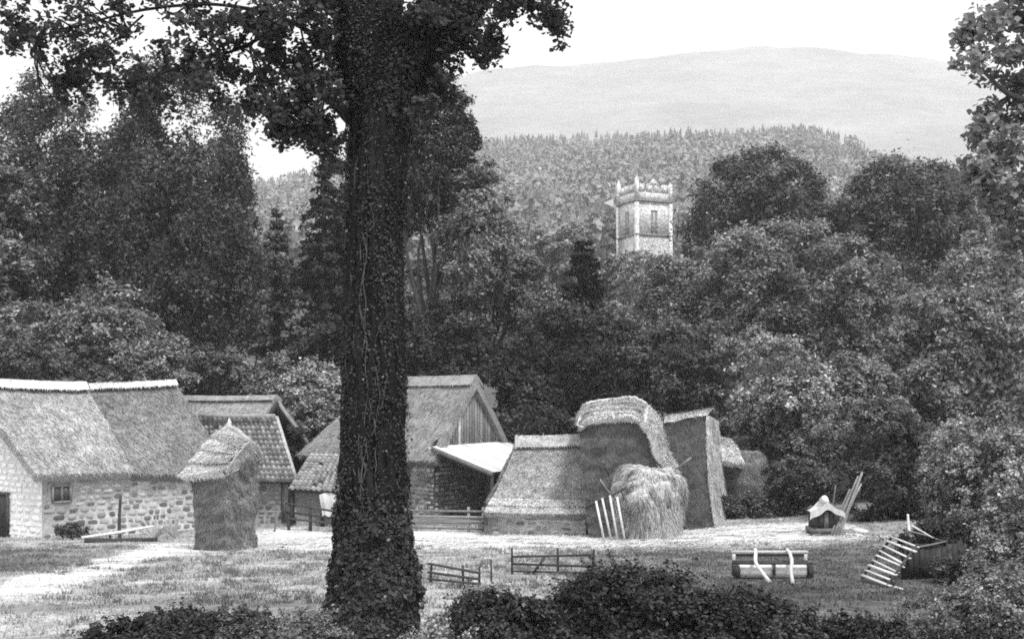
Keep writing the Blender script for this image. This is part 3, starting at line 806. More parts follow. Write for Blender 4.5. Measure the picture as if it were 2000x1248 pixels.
# ------------------------------------------------------------------ main thatched house with boarded gable and white roofed lean-to
b33 = rad(33)
GD = V3(math.sin(b33), math.cos(b33), 0)          # along the gable, away
LD = V3(-math.cos(b33), math.sin(b33), 0)         # along the long wall, to the left and away
GN = V3(math.cos(b33), -math.sin(b33), 0)         # gable's outward normal
FN = V3(-math.sin(b33), -math.cos(b33), 0)        # long wall's outward normal
def main_house():
    C = P(848, 0, 57); C[2] = g1(C[0], C[1]) - .2
    W, Lh = 6.5, 8.6; ze, zr = 3.75, 7.62
    root = thing('thatched_farm_building', 'thatched stone building with boarded gable beside the white lean-to roof', 'farm building', (C[0], C[1], C[2]))
    B = C + GD * W; Lc = C + LD * Lh; top = lambda q, z: q * V3(1, 1, 0) + Z1 * z
    fw = wall('front_wall', [Lc, C, top(C, ze), top(Lc, ze)], M['mortar'], root)
    stones(fw, C + LD * 2.6, -LD, 2.6, 3.2, 'stone', .38, .24, limit=90)
    gw = wall('gable_wall', [C, B, top(B, ze + .3), top(C, ze + .3)], M['mortar'], root)
    stones(gw, C, GD, 4.6, 3.2, 'stone', .38, .24, limit=150)
    wall('rear_wall', [B, B + LD * Lh, top(B + LD * Lh, ze), top(B, ze)], M['mortar_dark'], root)
    wall('end_wall', [B + LD * Lh, Lc, top(Lc, ze), top(B + LD * Lh, ze)], M['mortar_dark'], root)
    ap = top(C + GD * W / 2, zr - .3)
    gb = wall('gable_backing', [top(C, ze + .3), top(B, ze + .3), ap], M['wood_dark'], root, .2)
    nb = 26
    for i in range(nb):
        s = (i + .5) / nb; q = C + GD * W * s + GN * .05
        zt = ze + .3 + (1 - abs(2 * s - 1)) * (zr - .35 - ze - .3)
        if zt < ze + .5: continue
        bmb = MB(); beam(bmb, top(q, ze + .32), top(q, zt), W / nb - .035 - rng.uniform(0, .03), .04, up=GN, jit=.008)
        bmb.build('board', random.choice([M['wood'], M['wood'], M['wood_pale'] if s < .55 else M['wood']]), gb)
    # roof: gabled on the right, hipped on the left
    r0 = top(C + GD * W / 2, zr) - LD * .35; r1 = top(C + GD * W / 2 + LD * (Lh - 2.8), zr - .05)
    ef = top(C, 3.42) + FN * .45 - LD * .3; el = top(Lc, 3.42) + FN * .45 + LD * .45
    eb = top(B, 3.42) - FN * .45 - LD * .3; ebl = top(B + LD * Lh, 3.42) - FN * .45 + LD * .45
    a = MB(); thatch(a, poly([el, el * .5 + ef * .5 - Z1 * .05, ef]), poly([r1, r0]), .38, 34, 22, 5200, bulge=.12, seed=4); a.build('front_thatch', M['thatch_mid'], root, True)
    a = MB(); thatch(a, poly([ebl, eb]), poly([r1, r0]), .38, 24, 12, 900, flip=True); a.build('rear_thatch', M['thatch_dark'], root, True)
    a = MB(); thatch(a, poly([ebl, el]), poly([r1 + FN * -.15, r1 + FN * .15]), .38, 20, 14, 1200); a.build('hip_thatch', M['thatch_mid'], root, True)
    a = MB(); ridge_cap(a, [r1 + LD * .2, r0 * .5 + r1 * .5 - Z1 * .05, r0], .62, .16, drop=1.0, straw=1400); a.build('ridge_cap', M['thatch_mid'], root, True)
    # lean-to
    d = 3.75
    T0 = top(C, 4.12) + GN * .06 - GD * .25; T1 = T0 + GD * (W + .4); O0 = top(C, 2.98) + GN * d - GD * .25; O1 = O0 + GD * (W + .4)
    lt = thing('lean_to', 'open lean-to with bright white sheet roof against the boarded gable', 'lean-to', (O0[0], O0[1], g1(O0[0], O0[1])))
    ns = 8
    shm = None
    for i in range(ns):
        a0 = lerp(T0, T1, np.array(i / ns)); a1 = lerp(T0, T1, np.array((i + 1.04) / ns)); o0 = lerp(O0, O1, np.array(i / ns)); o1 = lerp(O0, O1, np.array((i + 1.04) / ns))
        sm = MB(); k = 17
        nn = nrm(np.cross(a1 - a0, o0 - a0)); nn = nn if nn[2] > 0 else -nn
        u = np.linspace(0, 1, k)
        wv = (np.sin(u * np.pi * 8) * .012)[:, None] * nn + (i % 2) * nn * .012
        v = np.concatenate([lerp(a0, a1, u) + wv, lerp(o0, o1, u) + wv, lerp(a0, a1, u) + wv - nn * .006, lerp(o0, o1, u) + wv - nn * .006])
        f = [[j, j + 1, j + 1 + k, j + k] for j in range(k - 1)] + [[j + k, j + 1 + k, j + 1 + 3 * k, j + 3 * k] for j in range(k - 1)]
        sm.add(v, f); sm.build('roof_sheet', M['iron_white'], lt)
    bb = MB(); beam(bb, T0 - GD * .05 - Z1 * .12, O0 - GD * .05 - Z1 * .12, .06, .2); bb.build('verge_board', M['wood'], lt)
    for i in range(4):
        q = lerp(O0, O1, np.array(i / 3 * .96 + .02)) - GN * .15
        pm = MB(); zb = g1(q[0], q[1]) - .2; beam(pm, top(q, zb), top(q, 2.9), .17, .17); pm.build('post', M['wood_dark'], lt)
    bm = MB(); beam(bm, O0 - GN * .15 - Z1 * .12, O1 - GN * .15 - Z1 * .12, .14, .14); bm.build('wall_plate', M['wood_dark'], lt)
    for i in range(5):
        s = .02 + .24 * i
        rm = MB(); beam(rm, lerp(T0, T1, np.array(s)) - Z1 * .1, lerp(O0, O1, np.array(s)) - Z1 * .1, .07, .12); rm.build('rafter', M['wood_dark'], lt)
    # back boarding closes the far end and the outer side
    q0 = top(O1, 0) - GN * .1; q1 = top(T1, 0)
    wall('far_boarding', [q0 + Z1 * .3, q1 + Z1 * .3, q1 + Z1 * 4.0, q0 + Z1 * 2.9], M['wood_dark'], lt, .08)
    q2 = top(O0, 0) - GN * .2 + GD * .2
    wall('side_boarding', [q2 + Z1 * .3, q0 + Z1 * .3, q0 + Z1 * 2.85, q2 + Z1 * 2.85], M['wood_dark'], lt, .06)
    return C
HC = main_house()

# tiled lean-to in front of the hipped end, its open front partly behind the big tree
def tiled_lean_to():
    El = P(564, 0, 53.0); Er = P(812, 0, 52.6); Tl = P(606, 0, 56.2); Tr = P(812, 0, 55.2)
    for q, z in ((El, 2.3), (Er, 2.05), (Tl, 3.75), (Tr, 3.7)): q[2] = z
    Er = lerp(El, Er, np.array(.72)); Tr = lerp(Tl, Tr, np.array(.72))
    root = thing('tiled_lean_to', 'low lean-to with mossy pantile roof just left of the big trunk', 'lean-to', (El[0], El[1], .4))
    n = nrm(np.cross(Er - El, Tl - El)); n = n if n[2] > 0 else -n
    dk = MB(); v = np.array([El, Er, Tr, Tl]); dk.add(np.vstack([v - n * .03, v - n * .1]), BOXF); deck = dk.build('roof_deck', M['deck'], root)
    tiles(deck, El, Er, Tr, Tl, .25, .3, .02)
    zb = .35
    top = lambda q, z: q * V3(1, 1, 0) + Z1 * z
    bl = El + V3(.25, .55, 0); brr = Er + V3(-.2, .55, 0)
    wall('back_panel', [top(bl, zb), top(brr, zb), top(brr, 2.25), top(bl, 2.35)], M['mortar_dark'], root, .25)
    wall('side_panel', [top(bl, zb), top(Tl, zb), top(Tl, 3.55), top(bl, 2.35)], M['mortar_dark'], root, .2, True)
    for s in (.02, .36, .68, .97):
        q = lerp(El, Er, np.array(s)) + V3(0, .25, 0)
        p = MB(); beam(p, top(q, zb), top(q, 2.2), .15, .15); p.build('post', M['wood_dark'], root)
    e = MB(); beam(e, El + V3(0, .25, -.1), Er + V3(0, .25, -.1), .12, .14); e.build('wall_plate', M['wood_dark'], root)
    # pale sheet made up to stand in for bright light in the opening
    q = P(638, 985, 52.9)
    sk = thing('light_stand_in', 'made-up pale sheet standing in for light in the opening under the tiled lean-to', 'cloth', (q[0], q[1], q[2] - .6))
    def cl(u, v):
        w = .42 * (1 - .35 * (1 - v) * (1 - u))
        return np.stack([q[0] + (u - .5) * 2 * w * (.75 + .25 * v) + .06 * v, q[1] + .04 * np.sin(u * 11 + v * 2) + .03 * np.sin(v * 7), q[2] - .6 + 1.15 * v + .12 * (1 - v) * np.sin(u * 5) - .1 * v * (u - .5) ** 2 * 4], -1)
    mb = MB(); patch(mb, cl, 16, 14, .01, .2); patch(mb, lambda u, v: cl(u, v) + V3(0, .012, 0), 16, 14, .01, .2)
    mb.build('sheet', M['cloth'], sk, True)
tiled_lean_to()

# ------------------------------------------------------------------ low thatched shed by the ricks
def low_shed():
    El = P(947, 0, 49.6); Er = P(1150, 0, 49.9); Rl = P(1012, 0, 53.0); Rr = P(1150, 0, 53.0)
    for q, z in ((El, 1.62), (Er, 1.5), (Rl, 4.62), (Rr, 4.7)): q[2] = z
    zb = .3
    root = thing('low_thatched_shed', 'low shed with steep thatch coming nearly to the ground left of the big rick', 'shed', (El[0], El[1], zb))
    top = lambda q, z: q * V3(1, 1, 0) + Z1 * z
    wl = El + V3(.18, .35, 0); wr = Er + V3(-.1, .35, 0)
    fw = wall('front_wall', [top(wl, zb), top(wr, zb), top(wr, 1.55), top(wl, 1.6)], M['mortar'], root, .4)
    stones(fw, top(wl, zb), wr - wl, np.linalg.norm((wr - wl)[:2]), 1.2, 'stone', .42, .26)
    bl = V3(wl[0], 56.0, 0); br = V3(wr[0], 56.0, 0)
    wall('left_wall', [top(bl, zb), top(wl, zb), top(wl, 1.6), top(bl, 1.6)], M['mortar_dark'], root, .4)
    wall('rear_wall', [top(br, zb), top(bl, zb), top(bl, 1.6), top(br, 1.6)], M['mortar_dark'], root, .4)
    cv = lambda v: v   # slope is slightly hollow
    E = poly([El, lerp(El, Er, np.array(.5)) - Z1 * .04, Er]); R = poly([Rl, Rr])
    a = MB()
    thatch(a, E, R, .36, 34, 26, 6500, bulge=-.18, amp=.06, seed=6, sl=.34)
    a.build('front_thatch', M['thatch_grey'], root, True)
    # two courses of straw bound across the foot of the slope
    f = ruled(E, R, -.18)
    for k, (v0, v1) in enumerate(((.0, .1), (.1, .21))):
        n = nrm(np.cross(Er - El, Rl - El)); n = n if n[2] > 0 else -n
        c = MB(); ff = lambda u, v, v0=v0, v1=v1: f(u, v0 - .01 + (v1 - v0) * v) + n * (.11 - .07 * v)[..., None]
        patch(c, ff, 40, 5, .03, .2, 1500, .26, .03, lift=.05, seed=9 + k)
        lo = lambda u, v, v0=v0: f(u, v * 0 + v0 - .01) + n * (.11 * v)[..., None] + Z1 * 0
        patch(c, lo, 40, 3, .015, .2, 0)
        c.build('eave_course', M['straw_new'], root, True)
    Ebl = El + V3(.05, 6.6, 0)
    a = MB(); thatch(a, poly([Ebl, El]), poly([Rl + V3(0, .5, 0), Rl]), .36, 20, 18, 1800, bulge=-.2, seed=8); a.build('hip_thatch', M['thatch_grey'], root, True)
    a = MB(); thatch(a, poly([Ebl, Er + V3(0, 6.6, 0)]), poly([Rl + V3(0, .3, 0), Rr + V3(0, .3, 0)]), .36, 20, 10, 500, flip=True); a.build('rear_thatch', M['thatch_dark'], root, True)
    a = MB(); ridge_cap(a, [Rl - V3(.15, 0, 0) + Z1 * .05, (Rl + Rr) / 2 + Z1 * .03, Rr + Z1 * .08], .55, .16, drop=1.1, straw=1600); a.build('ridge_cap', M['thatch_pale'], root, True)
low_shed()

# ------------------------------------------------------------------ hay ricks
def side_patch(mb, A, B, z0, zA, zB, straw, tone=1.0, bow=.12, amp=.1, sl=.3, seed=0, nz=20, nu=20, flip=False):
    """An upright face of stacked hay from foot A to foot B."""
    A = np.asarray(A, float); B = np.asarray(B, float)
    U = nrm((B - A) * V3(1, 1, 0)); N = V3(U[1], -U[0], 0)
    a0 = A * V3(1, 1, 0) + Z1 * z0; b0 = B * V3(1, 1, 0) + Z1 * z0
    a1 = A * V3(1, 1, 0) + Z1 * zA; b1 = B * V3(1, 1, 0) + Z1 * zB
    f0 = bil(a0, b0, b1, a1)
    f = lambda u, v: f0(u, v) + N * (bow * (v ** 1.5) * 1.0 + .05 * np.sin(v * 14 + seed))[..., None]
    patch(mb, f, nu, nz, amp, .4, straw, sl, .028, flip=flip, tone=tone, seed=seed, lift=.07, droop=.3)

def pcurve(pts, D):
    """Curve through frame points at one depth (or each its own depth)."""
    return poly(curve([P(p[0], p[1], p[2] if len(p) > 2 else D) for p in pts], 40))

def loop_body(mb, corners, z0, ztop, straw, bow=.12, amp=.09, tone=1.0, sl=.3, seed=0, rnd=.18, nu=90, nv=34):
    """Closed upright body of stacked hay over a ground polygon; ztop gives the height at each corner."""
    c = np.array([q * V3(1, 1, 0) for q in corners] + [corners[0] * V3(1, 1, 0)]); zt = np.array(list(ztop) + [ztop[0]], float)
    k = np.linspace(0, 1, len(c)); cen = c[:-1].mean(0)
    def base(u):
        u = np.mod(u, 1.0)
        return np.stack([np.interp(u, k, c[:, i]) for i in range(3)], -1)
    def f(u, v):
        p = sum(base(u + d) for d in (-.012, -.006, 0, .006, .012)) / 5.0
        o = p - cen; o = o / (np.linalg.norm(o, axis=-1, keepdims=True) + 1e-9)
        h = np.interp(np.mod(u, 1.0), k, zt)
        q = p + o * (bow * v ** 1.4 + .04 * np.sin(v * 13 + seed))[..., None]
        return np.stack([q[..., 0], q[..., 1], z0 + (h - z0) * v], -1)
    patch(mb, f, nu, nv, amp, .22, straw, sl, .028, tone=tone, seed=seed, lift=.06, droop=.3)

def big_rick():
    zb = .3
    A = P(1150, 0, 49.0)
    root = thing('hay_rick', 'tallest hay rick, dark sliced front under a shaggy pale thatched cap', 'hay rick', (A[0], A[1], zb), 'hay ricks in the yard')
    Df = 48.8
    ea = [(1129, 830), (1150, 818), (1200, 812), (1238, 813), (1262, 824)]
    sh = [(1262, 824), (1280, 850), (1290, 882), (1304, 903), (1320, 918)]
    tl = np.array(ea + sh[1:], float)
    b = MB()
    def front(u, v):
        # u across, v up; the foot runs from column 1152 to 1336
        pxt = 1131 + (1318 - 1131) * u; pyt = np.interp(pxt, tl[:, 0], tl[:, 1]) - 6
        pxb = 1152 + (1338 - 1152) * u
        zt_ = CAMZ - (pyt - HY) / F * Df
        z = zb + (zt_ - zb) * v
        w = np.clip((z - zb) / (zt_ - zb + 1e-6), 0, 1)
        px_ = pxb + (pxt - pxb) * w ** .8
        return np.stack([(px_ - 1000) / F * Df, Df + .12 - .1 * np.sin(v * 3) + .03 * np.sin(z * 8), z], -1)
    patch(b, front, 50, 50, .08, .35, 7500, .26, .026, lift=.05, seed=3, droop=.25, stone=(.5, 1.35))
    Lf, Rf = P(1152, 0, Df + .1), P(1338, 0, Df + .1); Lb, Rb = P(1150, 0, 55), P(1330, 0, 55)
    lf = lambda u, v: bil(Lb * V3(1, 1, 0) + Z1 * zb, Lf * V3(1, 1, 0) + Z1 * zb, P(1131, 824, Df + .1), P(1136, 824, 55))(u, v)
    patch(b, lf, 20, 20, .08, .35, 900)
    rf = lambda u, v: bil(Rf * V3(1, 1, 0) + Z1 * zb, Rb * V3(1, 1, 0) + Z1 * zb, P(1318, 912, 55), P(1318, 912, Df + .1))(u, v)
    patch(b, rf, 20, 20, .08, .35, 900)
    bf = lambda u, v: bil(Rb * V3(1, 1, 0) + Z1 * zb, Lb * V3(1, 1, 0) + Z1 * zb, P(1136, 824, 55), P(1318, 860, 55))(u, v)
    patch(b, bf, 12, 12, .08, .35, 300)
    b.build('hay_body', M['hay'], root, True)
    Dr = 50.9
    ri = [(1143, 789), (1165, 785), (1205, 780), (1240, 778), (1266, 792)]
    so = [(1266, 792), (1288, 815), (1302, 852), (1310, 888), (1324, 916)]
    E = pcurve(ea, Df - .12); Rr = pcurve(ri, Dr)
    c = MB(); thatch(c, E, Rr, .24, 40, 16, 4200, amp=.12, bulge=.06, seed=12, sl=.42)
    c.build('thatch_cap', M['rick_straw'], root, True)
    c = MB(); thatch(c, pcurve(sh, Df - .32), pcurve(so, Dr - .4), .3, 34, 10, 2600, amp=.07, bulge=.1, seed=14, sl=.42)
    c.build('thatch_shoulder', M['rick_straw'], root, True)
    Eb = pcurve([(1130, 822, 55.3), (1200, 812, 55.3), (1262, 822, 55.3)], 55); c = MB(); thatch(c, Eb, Rr, .35, 24, 10, 600, flip=True, amp=.07); c.build('rear_thatch', M['straw_new'], root, True)
    c = MB(); thatch(c, pcurve([(1312, 916, Df + .5), (1306, 905, 55.3)], 50), pcurve([(1266, 792, Dr), (1262, 800, 53)], Dr), .3, 16, 10, 600, amp=.06); c.build('side_thatch', M['hay'], root, True)
    c = MB(); thatch(c, pcurve([(1128, 822, 55.3), (1126, 830, Df - .3)], 50), pcurve([(1145, 790, 52.5), (1143, 789, Dr)], Dr), .3, 16, 10, 600, amp=.06); c.build('side_thatch', M['straw_new'], root, True)
    f = ruled(E, Rr, .08)
    for v0 in (.3, .62, .98):
        r = MB(); us = np.linspace(.03, .97, 30); q = f(us, np.full(30, v0)) + V3(0, -.05, .05)
        tube(r, q + rng.normal(0, .015, q.shape), .05, 6, rough=.35); r.build('straw_band', M['thatch_mid'] if v0 < .9 else M['straw_new'], root, True)
big_rick()

def second_rick():
    zb = .5
    A = P(1296, 0, 50.2); B = P(1381, 0, 50.4); Cc = P(1402, 0, 55.5); Dd = P(1300, 0, 56.0)
    root = thing('hay_rick', 'tall flat-faced hay rick with pale right corner beside the thatched rick', 'hay rick', (A[0], A[1], zb), 'hay ricks in the yard')
    U = (B - A) * V3(1, 1, 0)
    b = MB()
    def ff(u, v):
        z1 = 5.45 + .36 * u; z = zb + (z1 - zb) * v
        p = A * V3(1, 1, 0) + U * u[..., None]
        return np.stack([p[..., 0] + u * (.06 + .5 * (1 - v) ** 3), p[..., 1] - .1 * np.sin(v * 3), z], -1)
    patch(b, ff, 26, 40, .07, .35, 3500, .26, .025, lift=.05, seed=8, droop=.25, stone=(.55, 1.3))
    side_patch(b, Cc, Dd, zb, 5.2, 5.2, 300, seed=4)
    side_patch(b, Dd, A, zb, 5.3, 5.4, 600, seed=2)
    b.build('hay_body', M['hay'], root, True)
    # right side: unsliced, combed down; its paler hay colour stands for light from the right
    c = MB()
    def rf(u, v):
        z1 = 5.83 - .4 * u; z = zb + (z1 - zb) * v
        p = lerp(B, Cc, u) * V3(1, 1, 0)
        return np.stack([p[..., 0] + .06 + .5 * (1 - v) ** 3 + .25 * (1 - v) * u, p[..., 1] - .1 * np.sin(v * 3) * (1 - u), z], -1)
    patch(c, rf, 20, 36, .07, .3, 4500, .4, .03, lift=.09, seed=9)
    edge = lambda u, v: ff(1 - .05 * u, v) + V3(0, -.07, 0)
    patch(c, edge, 4, 36, .03, .2, 700, .35, .028, lift=.05)
    def tp(u, v):
        p = lerp(lerp(A, B, u), lerp(Dd, Cc, u), v) * V3(1, 1, 0)
        return np.stack([p[..., 0], p[..., 1] - .16, 5.5 + .36 * u + .35 * np.sin(np.pi * np.clip(v, 0, 1)) - .25 * v], -1)
    patch(c, tp, 20, 14, .06, .25, 1800, .3, .03, lift=.05)
    c.build('pale_lit_side', M['hay_pale'], root, True)
second_rick()

def third_rick():
    zb = .9
    A = P(1390, 0, 56.5); B = P(1462, 0, 56.0); Cc = P(1462, 0, 61); Dd = P(1395, 0, 61)
    root = thing('hay_rick', 'small bushy hay rick with pale cap behind the flat-faced rick', 'hay rick', (A[0], A[1], zb), 'hay ricks in the yard')
    c0 = (A + B + Cc + Dd) / 4
    b = MB()
    def body(u, v):
        a = u * 2 * np.pi; r = 1.35 * (1 - .25 * np.abs(v - .45)) * np.where(v > .75, np.sqrt(np.clip(1 - ((v - .75) / .26) ** 2, 0, 1)) * .5 + .5, 1)
        return np.stack([c0[0] + .35 + r * np.cos(a), c0[1] - 1.2 + r * 1.3 * np.sin(a), zb + v * 3.0], -1)
    patch(b, body, 40, 24, .12, .5, 4500, .35, .03, flip=False, lift=.1, seed=4)
    b.build('hay_body', M['hay_mid'], root, True)
    q0 = P(1380, 0, 55.6); q1 = P(1432, 0, 55.4)
    c = MB()
    E = poly([P(1382, 893, 55.2), P(1455, 905, 55.2)]); R = poly([P(1386, 852, 57.4), P(1424, 856, 57.4)])
    thatch(c, E, R, .25, 20, 14, 1600, seed=3, bulge=.15)
    Eb = poly([P(1384, 895, 60.0), P(1455, 900, 60.0)])
    thatch(c, Eb, R, .25, 14, 8, 300, flip=True)
    rr = lambda u, v: lerp(lerp(P(1455, 905, 55.2), P(1455, 900, 60.0), u), P(1424, 856, 57.4), v)
    patch(c, rr, 12, 12, .05, .3, 700, .35, .03)
    c.build('thatch_cap', M['straw_new'], root, True)
third_rick()

def small_rick():
    zb = .85
    A = P(381, 0, 41.7); B = P(443, 0, 40.6); Cc = P(500, 0, 42.0); Dd = P(436, 0, 43.4)
    root = thing('hay_rick', 'narrow haystack with layered straw roof standing before the left barn', 'hay rick', (B[0], B[1], zb), 'hay ricks in the yard')
    b = MB(); loop_body(b, [A, B, Cc, Dd], zb, [3.95, 4.1, 4.75, 4.6], 12000, bow=.2, amp=.11, seed=1, sl=.22, nu=120, nv=50)
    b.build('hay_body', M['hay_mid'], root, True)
    e0 = P(357, 930, 41.5); e1 = P(440, 924, 40.2); e2 = P(513, 888, 42.1); e3 = P(440, 900, 44.2); p0 = P(446, 832, 43.0); p1 = P(488, 862, 41.6)
    f = ruled(poly([e0, (e0 + e1) / 2 - Z1 * .05, e1]), poly([p0, p1]), .12)
    n = nrm(np.cross(e1 - e0, p0 - e0)); n = n if n[2] > 0 else -n
    for k in range(4):
        v0, v1 = k / 4, (k + 1) / 4
        c = MB(); ff = lambda u, v: f(u, v0 - .035 + (v1 - v0 + .06) * v) + n * (.15 - .13 * v)[..., None]
        patch(c, ff, 26, 8, .05, .2, 1500, .3, .035, lift=.07, seed=20 + k, tone=1 - .06 * (k % 2))
        lip = lambda u, v: f(u, v * 0 + v0 - .035) + n * (.15 * v - .03)[..., None]
        patch(c, lip, 26, 3, .03, .2, 160, .3, .03, seed=20 + k)
        c.build('straw_course', M['rick_straw'], root, True)
    c = MB()
    for q in (ruled(poly([e1, e2]), poly([p1, p1 + V3(.02, 0, 0)]), .1), ruled(poly([e2, e3]), poly([p1, p0]), .1), ruled(poly([e3, e0]), poly([p0, p0 + V3(.01, 0, 0)]), .1)):
        patch(c, q, 18, 12, .04, .2, 1000, .3, .03, lift=.05, seed=5)
        patch(c, lambda u, v, q=q: q(u, v) - Z1 * .12, 12, 8, 0)
    tube(c, curve([p0 + V3(-.05, 0, .03), (p0 + p1) / 2 + Z1 * .06, p1], 10), .1, 7, rough=.25)
    tube(c, curve([e1 + Z1 * .02, (e1 + p1) / 2 + V3(0, -.05, .1), p1 + Z1 * .02], 12), .035, 8, rough=.5)
    tube(c, curve([e2, (e2 + p1) / 2 + Z1 * .05, p1], 12), .06, 8, rough=.4)
    c.build('ridge_straw', M['thatch_pale'], root, True)
    c = MB(); tube(c, [p0 + Z1 * -.05, p0 + V3(.04, 0, .16), p0 + V3(.03, 0, .3)], [.14, .08, .01], 7, rough=.2); c.build('peak_tuft', M['straw_new'], root, True)
small_rick()

# ------------------------------------------------------------------ hay cart with its load
def hay_cart():
    D0 = 46.0
    q = P(1262, 1045, D0); zb = g1(q[0], D0)
    load = thing('hay_heap', 'shaggy pale heap of loose hay loaded on the cart before the tall rick', 'hay', (q[0], D0, zb))
    b = MB()
    c = V3(q[0], D0 + .3, zb)
    def dome(u, v):
        a = u * 2 * np.pi
        w = .12 * np.sin(3 * a + 1) + .08 * np.sin(5 * a) + .05 * np.sin(9 * a)
        vv = np.clip(v, 0, 1)
        r = np.interp(vv, [0, .18, .4, .6, .75, .87, .95, 1], [.95, 1.05, 1.22, 1.36, 1.3, 1.08, .7, 0.])
        z = np.interp(vv, [0, .18, .4, .6, .75, .87, .95, 1], [.3, .7, 1.2, 1.8, 2.3, 2.62, 2.78, 2.84])
        z = z * (1 + (.12 * np.sin(2 * a + 2.2) * vv + .05 * np.sin(5 * a)) * np.clip((1 - vv) * 4, 0, 1))
        r = r * (1 + .09 * np.sin(4 * a + 5 * vv))
        return np.stack([c[0] + r * (1 + w * .7) * np.cos(a) + .08 * z, c[1] + 1.1 * r * (1 + w * .5) * np.sin(a), c[2] + z], -1)
    patch(b, dome, 80, 40, .26, .28, 10000, .5, .026, flip=False, lift=.12, seed=7, droop=.5, stone=(.35, 1.4), dn=.38)
    # skirts of hay trailing to the ground
    n = 5200; a = rng.uniform(np.pi * 1.0, 2.12 * np.pi, n)
    p = np.stack([c[0] + .1 + (1.12 + rng.normal(0, .1, n)) * np.cos(a), c[1] + (1.25 + rng.normal(0, .1, n)) * np.sin(a), c[2] + rng.uniform(.25, 1.35, n)], -1)
    keep = vn(a * 3, a * 0, .5, 3) + .12 > rng.uniform(.1, .8, n); p = p[keep]; a = a[keep]; n = len(p)
    d = nrm(np.stack([.25 * np.cos(a), .25 * np.sin(a), -np.ones(n)], -1) + rng.normal(0, .2, (n, 3)))
    s = nrm(np.cross(d, V3(0, 1, 0))); L = rng.uniform(.3, .7, n)[:, None]
    L = np.minimum(L, (p[:, 2:3] - zb - .02) / np.maximum(-d[:, 2:3], .3)); W = .014
    b.add(np.stack([p - s * W, p + s * W, p + d * L], 1).reshape(-1, 3), np.arange(n * 3).reshape(-1, 3), np.repeat(rng.uniform(.5, 1.2, n), 3))
    b.build('loose_hay', M['hay_pale'], load, True)
    cart = thing('hay_cart', 'wooden hay cart with slatted end ladder under the loose hay heap', 'cart', (q[0], D0, zb))
    bed = MB(); beam(bed, c + V3(-1.1, 0, .72), c + V3(1.1, 0, .72), 1.6, .1); bed.build('bed', M['wood'], cart)
    for sx in (-.9, .9):
        w = MB(); cc = c + V3(sx, -.15, .55)
        a = np.linspace(0, 2 * np.pi, 25)
        tube(w, np.stack([cc[0] + 0 * a, cc[1] + .52 * np.cos(a), cc[2] + .52 * np.sin(a)], -1), .045, 6, cap=False)
        wh = w.build('wheel', M['wood_dark'], cart, True)
        sp = MB()
        for t in a[:-1:2]: beam(sp, cc, cc + V3(0, .5 * math.cos(t), .5 * math.sin(t)), .04, .04)
        sp.build('spokes', M['wood'], wh)
        hb = MB(); beam(hb, cc - V3(.14, 0, 0), cc + V3(.14, 0, 0), .16, .16); hb.build('hub', M['wood_dark'], wh)
    ax = MB(); beam(ax, c + V3(-.95, -.15, .55), c + V3(.95, -.15, .55), .09, .09); ax.build('axle', M['wood_dark'], cart)
    # the ladder at the cart's left end: sloping rail with four pale slats to the ground
    lad = MB(); r0 = P(1143, 993, 45.2); r1 = P(1222, 953, 45.0); beam(lad, r0, r1, .07, .1); rl = lad.build('ladder_rail', M['wood_dark'], cart)
    for (tx, ty), (bx, by) in (((1164, 983), (1181, 1050)), ((1176, 977), (1195, 1053)), ((1191, 972), (1207, 1056)), ((1205, 975), (1221, 1056))):
        s = MB(); t0 = P(tx, ty, 45.0); b0 = P(bx, by, 44.8); b0[2] = g1(b0[0], b0[1]) - .02
        beam(s, t0 + Z1 * .1, b0, .085, .05, up=V3(0, 1, 0)); s.build('slat', M['wood_pale'], cart)
    m = MB(); beam(m, P(1168, 1018, 45.02), P(1214, 1022, 44.98), .04, .05); m.build('cross_bar', M['wood'], cart)
    for a_, b_ in (((1172, 936), (1186, 956)), ((1186, 956), (1232, 1010)), ((1212, 958), (1228, 985))):
        s = MB(); beam(s, P(*a_, 45.15), P(*b_, 45.15), .06, .06); s.build('strut', M['wood'], cart)
    s = MB(); beam(s, P(1318, 918, 45.6), P(1350, 893, 45.6), .06, .06); s.build('rear_rail', M['wood'], cart)
hay_cart()

# ------------------------------------------------------------------ fences and hurdles
def fence(name, label, A, B, posts, rails, D_m='wood', cat='fence', pr=.12, ph=1.15, rw=.09, zoff=0.0, lean=0.0, group=None):
    A = np.asarray(A, float); B = np.asarray(B, float)
    root = thing(name, label, cat, (A[0], A[1], g1(A[0], A[1])), group)
    for s in posts:
        q = lerp(A, B, np.array(s)); z = g1(q[0], q[1])
        p = MB(); beam(p, V3(q[0], q[1], z - .15), V3(q[0] + rng.normal(0, .03) + lean, q[1], z + ph * rng.uniform(.92, 1.08)), pr, pr, jit=.01); p.build('post', M[D_m], root)
    for h0, h1 in rails:
        p = MB(); a = A + V3(0, -.06, 0); b = B + V3(0, -.06, 0)
        beam(p, V3(a[0], a[1], g1(a[0], a[1]) + h0), V3(b[0], b[1], g1(b[0], b[1]) + h1), .05, rw, jit=.008); p.build('rail', M[D_m], root)
    return root
fence('rail_fence', 'grey post and rail fence in front of the white roofed lean-to', P(792, 0, 51.6), P(946, 0, 51.4), (.02, .14, .8, .98), ((.95, .97), (.72, .7), (.42, .45), (.18, .16)))
fence('rail_fence', 'dark broken rails before the tiled lean-to, left of the trunk', P(558, 0, 51.9), P(656, 0, 51.4), (.06, .5, .97), ((1.25, .95), (.85, .62), (.55, .4)), D_m='wood_dark', ph=1.2)
